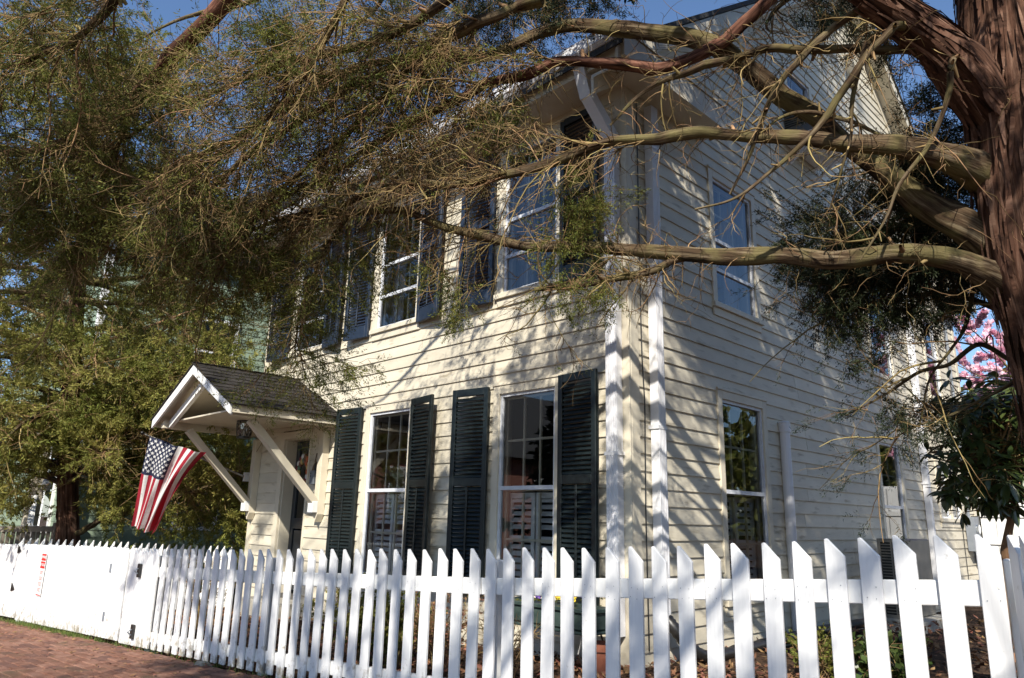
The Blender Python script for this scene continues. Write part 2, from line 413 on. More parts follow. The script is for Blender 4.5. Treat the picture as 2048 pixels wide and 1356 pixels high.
def ground():
    xs = [-220, -80, -40, -24, -16, -11, -9, -7, -5, -3, -1, 1, 3, 5, 7, 12, 30, 80, 220]
    ys = [-220, -60, -20, -10, -4, -1, 3, 12, 30, 90, 260]
    vs = [(x, y, gz(x) - 0.06) for x in xs for y in ys]
    n = len(ys)
    fs = [(i * n + j, (i + 1) * n + j, (i + 1) * n + j + 1, i * n + j + 1) for i in range(len(xs) - 1) for j in range(n - 1)]
    g = MB().add(vs, fs).build('ground', M['mulch']); g['kind'] = 'structure'
    # front yard bed, slightly above
    vs, fs = [], []
    N, K = 60, 16
    r = np.random.default_rng(3)
    for i in range(N + 1):
        s = -6.5 + 16 * i / N
        for j in range(K + 1):
            p = fp(s, 0.05 + 3.4 * j / K)
            z = gz(p[0]) + r.normal(0, 0.012) - 0.02 + (0.035 if p[1] > -0.6 else 0)
            vs.append((p[0], p[1], z))
    for i in range(N):
        for j in range(K):
            a = i * (K + 1) + j
            fs.append((a, a + K + 1, a + K + 2, a + 1))
    y = MB().add(vs, fs).build('yard_bed', M['mulch'], smooth=True); y['kind'] = 'structure'
ground()

# ------------------------------------------------------------------ brick sidewalk
def sidewalk():
    base = MB()
    vs = []
    xs = np.linspace(-14, 10, 25)
    for x in xs:
        for off in (-4.5, -0.03):
            s = (x - FA[0]) / FD[0]
            p = fp(s, off); vs.append((p[0], p[1], gz(p[0]) - 0.012))
    fs = [(2 * i, 2 * i + 2, 2 * i + 3, 2 * i + 1) for i in range(len(xs) - 1)]
    sw = base.add(vs, fs).build('sidewalk', M['sand']); sw['kind'] = 'structure'
    me = bpy.data.meshes.new('brick')
    L, Wd, H = 0.192, 0.094, 0.05
    b = 0.006
    v = []
    for z, k in ((0, 0), (H - b, 0), (H, b)):
        for x, y in ((-1, -1), (1, -1), (1, 1), (-1, 1)):
            v.append((x * (L / 2 - k), y * (Wd / 2 - k), z - H))
    f = [(8, 9, 10, 11)] + [(i * 4 + k, i * 4 + (k + 1) % 4, i * 4 + 4 + (k + 1) % 4, i * 4 + 4 + k) for i in range(2) for k in range(4)]
    me.from_pydata(v, [], f); me.update()
    mats = []
    for i, (a, c) in enumerate((((0.15, 0.068, 0.046), (0.22, 0.115, 0.08)), ((0.19, 0.090, 0.062), (0.26, 0.145, 0.105)), ((0.11, 0.055, 0.043), (0.17, 0.09, 0.068)))):
        mats.append(mk('pavement_brick_%d' % i, a, c, rough=0.9, scale=14, bump=0.004, bscale=80, spec=0.2, dirt=((0.11, 0.07, 0.045), 3, 0.55)))
    mes = []
    for m in mats:
        q = me.copy(); q.materials.append(m); mes.append(q)
    r = random.Random(5)
    cells = []
    ang = math.atan2(FD[1], FD[0])
    for row in range(44):
        off = -0.09 - row * 0.102
        for col in range(100):
            s = -8.4 + col * 0.2 + (0.1 if row % 2 else 0)
            if s > 7: continue
            p = fp(s, off); z = gz(p[0]) + r.uniform(-0.004, 0.005)
            w = np.array([p[0], p[1], z]) - CAM
            d = w @ FW
            px = 1024 + FPX * (w @ RT) / max(d, .1); py = 678 - FPX * (w @ UP) / max(d, .1)
            vis = d > 0.3 and -60 < px < 2100 and py < 1420
            cells.append((0 if vis else 1, d, p, z))
    cells.sort(key=lambda c: (c[0], c[1]))
    V, F = [], []
    mb = MB()
    for i, (nv, d, p, z) in enumerate(cells):
        rz = ang + r.uniform(-0.02, 0.02)
        if i < 300:
            o = bpy.data.objects.new('brick', mes[r.choice((0, 0, 1, 1, 2))]); COL.objects.link(o); o.parent = sw
            o.location = (p[0], p[1], z); o.rotation_euler = (r.uniform(-.015, .015), r.uniform(-.015, .015), rz)
        else:
            c, s_ = math.cos(rz), math.sin(rz)
            mb.mi = r.choice((0, 0, 1, 1, 2))
            mb.add([(p[0] + x * c - y * s_, p[1] + x * s_ + y * c, z + zz) for x, y, zz in v], f)
    o = mb.build('far_bricks', mats, sw); o['kind'] = 'stuff'
sidewalk()

# ------------------------------------------------------------------ the house
ZG = 0.20
EX = 0.1434
XL, YB = -6.85, 10.3
RIDGE_Y, RIDGE_Z = 5.8, 10.05
EAVE_Z = 5.5
def front(a, d, z): return (a, -d, z)            # wall frames: along, outward, up
def side(a, d, z): return (d, a, z)
def rake_z(y):
    if y <= RIDGE_Y: return 5.78 + (RIDGE_Z - 5.78) * y / RIDGE_Y
    return RIDGE_Z - (RIDGE_Z - 6.5) * (y - RIDGE_Y) / (YB - RIDGE_Y)

house = thing('clapboard_house', (-0.5, 0.5, ZG), 'cream clapboard house with dark louvred shutters and a gabled side wall, behind the picket fence', 'house')

FW_OPEN = [(-1.66, -0.74, 0.78, 2.80), (-3.96, -2.98, 0.78, 2.80), (-1.66, -0.74, 3.72, 5.45), (-3.96, -2.98, 3.72, 5.45), (-6.06, -5.10, 3.72, 5.45),
           (-6.09, -5.24, 0.40, 2.62)]
SW_OPEN = [(1.42, 2.44, 0.76, 2.80), (1.43, 2.45, 3.66, 5.22), (5.66, 6.66, 0.76, 2.76), (5.76, 6.76, 3.62, 5.22), (8.34, 9.16, 3.62, 5.10), (8.2, 9.4, 1.62, 2.58),
           (3.54, 4.42, 6.42, 7.64), (4.58, 5.22, 8.42, 9.0), (5.84, 6.46, 8.42, 9.0)]

def board_mesh():
    me = bpy.data.meshes.new('clapboard')
    h = EX + 0.022
    prof = [(0.0, 0.0), (0.024, 0.0), (0.025, 0.004), (0.0075, h), (0.0, h)]
    v = [(x, -d, z) for x in (0, 1) for d, z in prof]
    n = len(prof)
    f = [tuple(range(n)), tuple(range(n, 2 * n))[::-1]] + [(i, n + i, n + (i + 1) % n, (i + 1) % n) for i in range(n)]
    me.from_pydata(v, [], f); me.update(); me.materials.append(M['siding'])
    return me

def subtract(iv, cuts):
    out = [iv]
    for a, b in cuts:
        nx = []
        for s, e in out:
            if b <= s or a >= e: nx.append((s, e)); continue
            if a > s: nx.append((s, a))
            if b < e: nx.append((b, e))
        out = nx
    return out

def siding():
    me = board_mesh()
    r = random.Random(11)
    pieces = []
    sheet = MB()
    for wall, openings, z0, ztop in ((0, FW_OPEN, ZG, EAVE_Z - 0.05), (1, SW_OPEN, ZG, 10.0)):
        z = z0; k = 0
        while z < ztop:
            if wall == 0: iv = (XL + 0.10, -0.10)
            else:
                zt = z + EX
                lo, hi = 0.115, YB - 0.1
                if zt > 5.78: lo = max(lo, (zt - 5.78) / (RIDGE_Z - 5.78) * RIDGE_Y)
                if zt > 6.5: hi = min(hi, RIDGE_Y + (RIDGE_Z - zt) / (RIDGE_Z - 6.5) * (YB - RIDGE_Y))
                iv = (lo, hi)
            if iv[1] - iv[0] < 0.15: break
            cuts = [(a, b) for a, b, c, d in openings if c < z + EX * 0.55 and d > z + EX * 0.45]
            for s, e in subtract(iv, cuts):
                if e - s < 0.02: continue
                fr = side if wall else front
                zb, zt2 = z, z + EX
                q = [fr(s - 0.03, -0.012, zb), fr(e + 0.03, -0.012, zb), fr(e + 0.03, -0.012, zt2), fr(s - 0.03, -0.012, zt2)]
                sheet.add(q if wall else q, [(0, 1, 2, 3)])
                parts = [(s, e)]
                if e - s > 2.6:
                    m = s + (e - s) * r.uniform(0.25, 0.75)
                    if r.random() < 0.8: parts = [(s, m - 0.003), (m + 0.003, e)]
                for a, b in parts: pieces.append((wall, a, b, z))
            z += EX; k += 1
    # the 300 that show largest are parts; the rest one piece
    def vis(p):
        w, a, b, z = p
        c = np.array(front((a + b) / 2, 0, z) if w == 0 else side((a + b) / 2, 0, z)) - CAM
        d = max(c @ FW, .2)
        y = 678 - FPX * (c @ UP) / d
        return ((b - a) / d ** 2) * (1 if -60 < y < 1400 else 0.01)
    pieces.sort(key=vis, reverse=True)
    rest = MB()
    ho = worigin(house)
    for i, (w, a, b, z) in enumerate(pieces):
        jit = r.uniform(-0.0025, 0.0025)
        if i < 296:
            o = bpy.data.objects.new('clapboard', me); COL.objects.link(o); o.parent = house
            o.location = Vector(front(a, 0, z + jit) if w == 0 else side(a, 0, z + jit)) - ho
            o.scale = (b - a, 1, 1)
            tilt = r.uniform(-0.0006, 0.0006)
            o.rotation_euler = (0, tilt, rad(90) if w else 0)
        else:
            h = EX + 0.022
            prof = [(0.0, 0.0), (0.024, 0.0), (0.025, 0.004), (0.0075, h), (0.0, h)]
            fr = side if w else front
            rest.add([fr(x, d, z + q) for x in (a, b) for d, q in prof], [(0, 1, 2, 3, 4), (9, 8, 7, 6, 5)] + [(j, 5 + j, 5 + (j + 1) % 5, (j + 1) % 5) for j in range(5)])
    if rest.v:
        o = rest.build('remaining_clapboards', M['siding'], house); o['kind'] = 'stuff'
    # shell: left wall, rear wall, inner sheet, floor
    sheet.build('wall_sheathing', M['interior'], house)
    sh = MB()
    sh.add([(XL, 0, ZG), (XL, YB, ZG), (XL, YB, 6.4), (XL, RIDGE_Y, RIDGE_Z), (XL, 0, 5.75)], [(0, 1, 2, 3, 4)])
    sh.add([(XL, YB, ZG), (0, YB, ZG), (0, YB, 6.4), (XL, YB, 6.4)], [(0, 1, 2, 3)])
    sh.build('rear_and_end_walls', M['siding'], house)
    fl = MB()
    fl.box(XL + .05, -0.05, 0.06, YB - .05, ZG - .03, ZG + 0.25); fl.box(XL + .05, -0.05, 0.06, YB - .05, 2.95, 3.25); fl.box(XL + .05, -0.05, 0.06, YB - .05, 5.50, 5.62)
    fl.box(-3.0, -2.9, 0.06, YB - .05, ZG, 5.4)
    fl.build('floor_slabs', M['interior'], house)
siding()

def roof_and_cornice():
    # corner boards
    mb = MB(); mb.box(-0.105, 0.026, -0.028, 0.0, ZG, EAVE_Z); mb.box(0.0, 0.0265, 0.0, 0.115, ZG, EAVE_Z + 0.2)
    mb.build('corner_board', M['trim'], house, bevel=0.004)
    mb = MB(); mb.box(XL - 0.026, XL + 0.10, -0.028, 0.0, ZG, EAVE_Z); mb.build('corner_board', M['trim'], house)
    mb = MB(); mb.box(0.0, 0.0265, YB - 0.11, YB + 0.02, ZG, 6.3); mb.build('corner_board', M['trim'], house)
    # frieze, soffit, fascia along the front
    mb = MB(); mb.box(XL - 0.2, 0.027, -0.03, 0.0, EAVE_Z - 0.10, EAVE_Z + 0.02); mb.build('frieze_board', M['trim'], house)
    mb = MB(); mb.box(XL - 0.25, 0.30, -0.42, -0.002, EAVE_Z + 0.02, EAVE_Z + 0.05); mb.build('soffit', M['trim'], house)
    mb = MB(); mb.box(XL - 0.25, 0.30, -0.445, -0.42, EAVE_Z - 0.0, EAVE_Z + 0.28); mb.build('fascia', M['trim'], house)
    # gutter (half round look: stepped profile)
    prof = [(-0.447, 0.16), (-0.447, 0.06), (-0.475, 0.03), (-0.52, 0.03), (-0.548, 0.07), (-0.555, 0.17), (-0.545, 0.17), (-0.54, 0.075), (-0.517, 0.04), (-0.478, 0.04), (-0.455, 0.065), (-0.455, 0.16)]
    mb = MB(); mb.prism([(XL - 0.3, y, EAVE_Z + 0.10 + z) for y, z in prof], (0.33 - XL + 0.3, 0, 0)); mb.build('gutter', M['whitemetal'], house)
    # roof planes
    t = 0.06
    yf, zf = -0.52, 5.78 - 0.52 * (RIDGE_Z + 0.16 - 5.94) / RIDGE_Y + 0.16
    yr, zr = YB + 0.5, 6.5 - 0.35 + 0.16
    for y0, z0 in ((yf, zf), (yr, zr)):
        mb = MB(); mb.prism([(XL - 0.3, y0, z0), (XL - 0.3, RIDGE_Y, RIDGE_Z + 0.17), (XL - 0.3, RIDGE_Y, RIDGE_Z + 0.17 + t), (XL - 0.3, y0, z0 + t)], (0.32 - XL + 0.3, 0, 0))
        mb.build('roof_slope', M['roof'], house)
    # rake boards: outer fascia, soffit, frieze against the wall
    for y0, z0, y1 in ((yf + 0.02, zf, RIDGE_Y), (yr - 0.02, zr, RIDGE_Y)):
        z1 = RIDGE_Z + 0.17
        q = [(0.275, y0, z0 - 0.20), (0.275, y0, z0 - 0.002), (0.275, y1, z1 - 0.002), (0.275, y1, z1 - 0.20)]
        MB().prism(q, (0.025, 0, 0)).build('rake_fascia', M['trim'], house)
        q = [(0.0, y0, z0 - 0.19), (0.0, y0, z0 - 0.16), (0.0, y1, z1 - 0.16), (0.0, y1, z1 - 0.19)]
        MB().prism(q, (0.275, 0, 0)).build('rake_soffit', M['trim'], house)
        q = [(0.0, y0, z0 - 0.36), (0.0, y0, z0 - 0.19), (0.0, y1, z1 - 0.19), (0.0, y1, z1 - 0.36)]
        MB().prism(q, (0.028, 0, 0)).build('rake_frieze', M['trim'], house)
    # eave returns (front corner and rear corner)
    MB().box(0.0295, 0.33, -0.447, 1.30, EAVE_Z + 0.0, EAVE_Z + 0.04).build('eave_return_soffit', M['trim'], house)
    MB().box(0.30, 0.335, -0.45, 1.305, EAVE_Z - 0.02, EAVE_Z + 0.22).build('eave_return_fascia', M['trim'], house)
    MB().box(0.0295, 0.30, 1.305, 1.335, EAVE_Z - 0.02, EAVE_Z + 0.20).build('eave_return_end', M['trim'], house)
    MB().prism([(0.0295, -0.447, EAVE_Z + 0.23), (0.35, -0.447, EAVE_Z + 0.225), (0.35, 1.32, EAVE_Z + 0.225), (0.0295, 1.32, EAVE_Z + 0.36)], (0, 0, 0.02)).build('eave_return_roof', M['trim'], house)
    MB().box(0.0295, 0.33, YB - 1.1, YB + 0.55, 5.62, 5.66).build('eave_return_soffit', M['trim'], house)
    MB().box(0.30, 0.335, YB - 1.1, YB + 0.55, 5.60, 5.86).build('eave_return_fascia', M['trim'], house)
    MB().box(-2.5, 0.30, YB + 0.02, YB + 0.55, 5.62, 5.66).build('rear_soffit', M['trim'], house)
roof_and_cornice()

def downspout(name, fr, a0, a1, d0, d1, z0, z1, elbow=None):
    """corrugated square pipe with ribs"""
    mb = MB(fr)
    n = 5
    w = (a1 - a0) / n
    prof = [(a0, d0)]
    for i in range(n):
        prof += [(a0 + w * (i + 0.1), d1 - 0.006), (a0 + w * (i + 0.2), d1), (a0 + w * (i + 0.8), d1), (a0 + w * (i + 0.9), d1 - 0.006)]
    prof.append((a1, d0))
    k = len(prof)
    vs = [(a, d, z) for z in (z0, z1) for a, d in prof]
    fs = [(i, (i + 1) % k, k + (i + 1) % k, k + i) for i in range(k)] + [tuple(range(k)), tuple(range(k, 2 * k))]
    mb.add(vs, fs)
    for z in (z0 + (z1 - z0) * 0.33, z1 - 0.45):
        mb.box(a0 - 0.012, a1 + 0.012, d0 - 0.02, d1 + 0.003, z, z + 0.03)
    o = mb.build(name, M['whitemetal'], house)
    return o
downspout('downspout', front, -0.168, -0.045, 0.035, 0.115, 0.62, 4.92)
downspout('downspout', side, 0.265, 0.375, 0.03, 0.115, 0.75, 5.40)
downspout('downspout', side, 7.46, 7.57, 0.03, 0.11, 0.5, 5.55)
mb = MB()
mb.beam((-0.1065, -0.075, 4.86), (-0.1065, -0.075, 5.02), 0.125, 0.084, up=(0, 1, 0)); mb.beam((-0.1065, -0.075, 4.99), (-0.16, -0.36, 5.34), 0.124, 0.083); mb.beam((-0.16, -0.35, 5.31), (-0.16, -0.49, 5.66), 0.123, 0.082)
mb.build('downspout_elbow', M['whitemetal'], house)
mb = MB(); mb.tube([(0.07, 2.76, ZG + 0.05), (0.07, 2.76, 2.5)], 0.055, 16); mb.tube([(0.07, 2.76, 2.5), (0.07, 2.76, 2.60)], [0.066, 0.066], 16)
mb.tube([(0.07, 2.76, 2.60), (0.07, 2.76, 2.62)], [0.072, 0.05], 16)
mb.build('vent_pipe', M['whitemetal'], house, smooth=False)
mb = MB(); mb.tube([(0.037, 0.135, 5.4), (0.036, 0.14, 3.2), (0.034, 0.15, 2.9), (0.032, 0.18, 2.5), (0.034, 0.16, 1.6), (0.033, 0.17, 0.5)], 0.006, 6)
mb.build('wall_cable', M['black'], house)

# -------------------------------------------------------------- windows
def window(name, fr, a0, a1, z0, z1, rails, grid=None, casing=0.085, blind=None, sill=True, storm=True, lower_grid=None):
    """a0..a1,z0..z1: rough opening (casing included)"""
    mb = MB(fr)
    c = casing
    ox = fr(0, 1, 0)
    mb.box(a0, a0 + c, -0.03, 0.034, z0 + 0.0, z1); mb.box(a1 - c, a1, -0.03, 0.034, z0 + 0.0, z1)
    mb.box(a0 + c, a1 - c, -0.03, 0.0345, z1 - c, z1)
    mb.box(a0 - 0.01, a1 + 0.01, 0.0, 0.045, z1, z1 + 0.022)
    w = mb.build(name, M['trim'], house, bevel=0.003)
    i0, i1, b0, b1 = a0 + c, a1 - c, z0 + 0.055, z1 - c
    if sill:
        mb = MB(fr); mb.box(a0 - 0.02, a1 + 0.02, -0.03, 0.062, z0, z0 + 0.055); mb.box(a0, a1, 0.0, 0.034, z0 - 0.085, z0 - 0.001); mb.build('sill', M['trim'], w, bevel=0.003)
    # storm frame
    f = 0.030
    mb = MB(fr)
    mb.box(i0, i0 + f, -0.028, 0.012, b0, b1); mb.box(i1 - f, i1, -0.028, 0.012, b0, b1)
    mb.box(i0 + f, i1 - f, -0.028, 0.0122, b1 - f, b1); mb.box(i0 + f, i1 - f, -0.028, 0.0122, b0, b0 + f)
    for rz in rails:
        mb.box(i0 + f, i1 - f, -0.024, 0.0124, rz - 0.019, rz + 0.019)
    mb.build('storm_frame', M['alum'], w)
    # inner sash: stiles, meeting rail and muntins behind the glass
    mb = MB(fr)
    d0, d1 = -0.085, -0.058
    mb.box(i0, i0 + 0.05, d0, d1, b0, b1); mb.box(i1 - 0.05, i1, d0, d1, b0, b1)
    mb.box(i0 + 0.05, i1 - 0.05, d0, d1 - 0.001, b1 - 0.05, b1); mb.box(i0 + 0.05, i1 - 0.05, d0, d1 - 0.001, b0, b0 + 0.06)
    mid = rails[0] if rails else None
    if mid: mb.box(i0 + 0.05, i1 - 0.05, d0, d1 - 0.001, mid - 0.03, mid + 0.022)
    mb.build('sash', M['trim'], w)
    if grid:
        lights = [(mid, b1, grid)] if mid else [(b0, b1, grid)]
        if mid and lower_grid: lights.append((b0, mid, lower_grid))
        for q0, q1, (nc, nr) in lights:
            for k in range(1, nc):
                a = i0 + 0.05 + (i1 - i0 - 0.1) * k / nc
                MB(fr).box(a - 0.011, a + 0.011, d0 + 0.004, d1 - 0.003, q0 + 0.022, q1 - 0.05).build('muntin', M['trim'], w)
            for k in range(1, nr):
                z = q0 + (q1 - q0) * k / nr
                MB(fr).box(i0 + 0.05, i1 - 0.05, d0 + 0.005, d1 - 0.004, z - 0.011, z + 0.011).build('muntin', M['trim'], w)
    zs = sorted([b0 + f] + list(rails) + [b1 - f])
    for k in range(len(zs) - 1):
        mb = MB(fr); q0, q1 = zs[k] + (0.019 if k else 0), zs[k + 1] - (0.019 if k < len(zs) - 2 else 0)
        dd = -0.006 - 0.006 * (k % 2)
        mb.add([(i0 + f, dd, q0), (i1 - f, dd, q0), (i1 - f, dd, q1), (i0 + f, dd, q1)], [(0, 1, 2, 3)])
        mb.build('pane', M['glass'], w)
    # interior: recess reveal and blinds or curtains
    mb = MB(fr)
    mb.box(a0, i0, -0.16, -0.086, b0, b1); mb.box(i1, a1, -0.16, -0.086, b0, b1)
    mb.build('reveal', M['trim'], w)
    if blind == 'shutter' and mid:
        h0, h1 = b0 + 0.05, mid - 0.04
        ww = (i1 - i0) / 2
        for k in range(2):
            x0, x1 = i0 + ww * k + 0.01, i0 + ww * (k + 1) - 0.01
            mb = MB(fr)
            mb.box(x0, x0 + 0.045, -0.155, -0.125, h0, h1); mb.box(x1 - 0.045, x1, -0.155, -0.125, h0, h1); mb.box(x0 + .045, x1 - .045, -0.155, -0.126, h1 - 0.05, h1)
            mb.box(x0 + .045, x1 - .045, -0.155, -0.126, (h0 + h1) / 2 - .03, (h0 + h1) / 2 + .03)
            mb.build('blind_frame', M['blind'], w)
            z = h0 + 0.03
            while z < h1 - 0.08:
                if abs(z - (h0 + h1) / 2) > 0.05:
                    MB(fr).add([(x0 + .046, -0.165, z + 0.035), (x1 - .046, -0.165, z + 0.035), (x1 - .046, -0.12, z), (x0 + .046, -0.12, z), (x0 + .046, -0.163, z + 0.041), (x1 - .046, -0.163, z + 0.041), (x1 - .046, -0.118, z + 0.006), (x0 + .046, -0.118, z + 0.006)],
                               [(0, 1, 2, 3), (7, 6, 5, 4), (0, 4, 5, 1), (2, 6, 7, 3), (1, 5, 6, 2), (0, 3, 7, 4)]).build('blind_slat', M['blind'], w)
                z += 0.062
    elif blind == 'curtain':
        mb = MB(fr); n = 40
        for s0, s1 in ((i0, i0 + (i1 - i0) * 0.34), (i1 - (i1 - i0) * 0.34, i1)):
            vs = []
            for k in range(n + 1):
                a = s0 + (s1 - s0) * k / n
                d = -0.20 + 0.018 * math.sin(k * 1.15) + 0.008 * math.sin(k * 2.7)
                vs += [(a, d, b0), (a, d, b1)]
            mb.add(vs, [(2 * k, 2 * k + 2, 2 * k + 3, 2 * k + 1) for k in range(n)])
        mb.build('curtain', M['curtain'], w, smooth=True)
    return w

window('window', front, -1.66, -0.74, 0.78, 2.80, [1.79], (3, 2), blind='shutter', lower_grid=(3, 2))
window('window', front, -3.96, -2.98, 0.78, 2.80, [1.79], (3, 2), blind='shutter', lower_grid=(3, 2))
window('window', front, -1.66, -0.74, 3.72, 5.45, [4.585, 4.18], (3, 2), blind='curtain', lower_grid=(3, 2))
window('window', front, -3.96, -2.98, 3.72, 5.45, [4.615, 4.20], (3, 2), blind='curtain', lower_grid=(3, 2))
window('window', front, -6.06, -5.10, 3.72, 5.45, [4.60, 4.20], (3, 2), blind='curtain', lower_grid=(3, 2))
window('window', side, 1.42, 2.44, 0.76, 2.80, [1.81], (3, 2), blind='shutter', lower_grid=(3, 2))
window('window', side, 1.43, 2.45, 3.66, 5.22, [4.43, 4.10], (3, 2), blind='curtain')
window('window', side, 5.66, 6.66, 0.76, 2.76, [1.79], (3, 2))
window('window', side, 5.76, 6.76, 3.62, 5.22, [4.42, 4.08], (3, 2), blind='curtain')
window('window', side, 8.34, 9.16, 3.62, 5.10, [4.40], (3, 2), blind='curtain')
window('window', side, 3.54, 4.42, 6.42, 7.64, [7.27], (2, 1), blind=None)
# casement pair
for a0, a1 in ((8.2, 8.79), (8.81, 9.4)):
    window('casement_window', side, a0, a1, 1.62, 2.58, [], (2, 3), casing=0.06)

# louvre vents in the gable
for a0, a1, z0, z1 in SW_OPEN[-2:]:
    mb = MB(side)
    mb.box(a0, a0 + .05, -.03, .03, z0, z1); mb.box(a1 - .05, a1, -.03, .03, z0, z1); mb.box(a0 + .05, a1 - .05, -.03, .0302, z1 - .05, z1); mb.box(a0 + .05, a1 - .05, -.03, .0302, z0, z0 + .05)
    lv = mb.build('gable_vent', M['trim'], house)
    MB(side).box(a0, a1, -.08, -.07, z0, z1).build('dark_backing', M['black'], lv)
    z = z0 + 0.06
    while z < z1 - .06:
        MB(side).add([(a0 + .05, .024, z), (a1 - .05, .024, z), (a1 - .05, -.022, z + .028), (a0 + .05, -.022, z + .028), (a0 + .05, .024, z + .008), (a1 - .05, .024, z + .008), (a1 - .05, -.022, z + .036), (a0 + .05, -.022, z + .036)],
                     [(0, 1, 2, 3), (7, 6, 5, 4), (0, 4, 5, 1), (1, 5, 6, 2), (2, 6, 7, 3), (3, 7, 4, 0)]).build('slat', M['trim'], lv)
        z += 0.034

# -------------------------------------------------------------- shutters
def slat_mesh(wid):
    me = bpy.data.meshes.new('slat')
    v = [(x, y, z) for x in (0, wid) for y, z in ((-0.030, 0.0), (-0.0255, -0.004), (0.002, 0.030), (-0.003, 0.034))]
    me.from_pydata(v, [], [(0, 1, 2, 3), (7, 6, 5, 4), (0, 4, 5, 1), (1, 5, 6, 2), (2, 6, 7, 3), (3, 7, 4, 0)]); me.update()
    return me
_slats = {}
def shutter(hinge_x, sgn, z0, z1, mat, swing, wid=0.475, split=0.53, divided=True, off=0.045):
    """local frame: x away from the hinge, y outward negative; sgn=+1 opens to +X"""
    hz = worigin(house)
    e = bpy.data.objects.new('shutter', None)
    t = 0.034; st = 0.055
    H = z1 - z0
    zm = H * split
    mb = MB()
    x = lambda a: a if sgn > 0 else -a
    def bx(a0, a1, q0, q1, y0=-t, y1=0.0):
        xa, xb = sorted((x(a0), x(a1))); mb.box(xa, xb, y0, y1, q0, q1)
    bx(0, st, 0, H); bx(wid - st, wid, 0, H)
    bx(st, wid - st, 0, 0.16, -t + .001); bx(st, wid - st, H - 0.075, H, -t + .001); bx(st, wid - st, zm - 0.04, zm + 0.04, -t + .001)
    if divided: bx(wid / 2 - 0.012, wid / 2 + 0.012, 0.17, zm - 0.05, -t - 0.004, -t + .008)
    me = bpy.data.meshes.new('shutter')
    me.from_pydata(mb.v, [], mb.f); me.update(); me.materials.append(mat)
    sh = bpy.data.objects.new('shutter', me); COL.objects.link(sh); sh.parent = house
    bv = sh.modifiers.new('bevel', 'BEVEL'); bv.width = 0.003; bv.segments = 1
    sh.location = Vector((hinge_x, -off, z0)) - hz
    sh.rotation_euler = (0, 0, -rad(swing) * sgn)
    key = (round(wid, 3), mat.name)
    if key not in _slats:
        sm = slat_mesh(wid - 2 * st + 0.004); sm.materials.append(mat); _slats[key] = sm
    for q0, q1 in ((0.17, zm - 0.05), (zm + 0.045, H - 0.085)):
        z = q0
        while z < q1 - 0.02:
            o = bpy.data.objects.new('slat', _slats[key]); COL.objects.link(o); o.parent = sh
            o.location = (st - 0.002 if sgn > 0 else -(wid - st + 0.002), -0.001, z)
            z += 0.041
    # shutter dog (holdback)
    return sh
G, Bm = M['shutter'], M['shutterblue']
shutter(-0.745, 1, 0.78, 2.80, G, 6, wid=0.485)
shutter(-1.70, -1, 0.78, 2.80, G, 9)
shutter(-2.98, 1, 0.78, 2.80, G, 9)
shutter(-4.00, -1, 0.78, 2.80, G, 7)
shutter(-0.745, 1, 3.70, 5.42, G, 2, wid=0.485)
shutter(-1.70, -1, 3.70, 5.42, Bm, 8)
shutter(-2.98, 1, 3.70, 5.42, Bm, 9)
shutter(-4.00, -1, 3.70, 5.42, Bm, 7)
shutter(-5.10, 1, 3.70, 5.42, Bm, 8)
shutter(-6.10, -1, 3.70, 5.42, Bm, 10)
for a, z in ((-1.73, 3.98), (-4.03, 3.98), (-1.73, 2.46), (-4.03, 2.46)):
    mb = MB(); mb.tube([(a, -0.02, z), (a - .005, -0.09, z), (a - .05, -0.10, z + .012)], [.008, .008, .005], 6)
    mb.build('shutter_hook', M['black'], house)

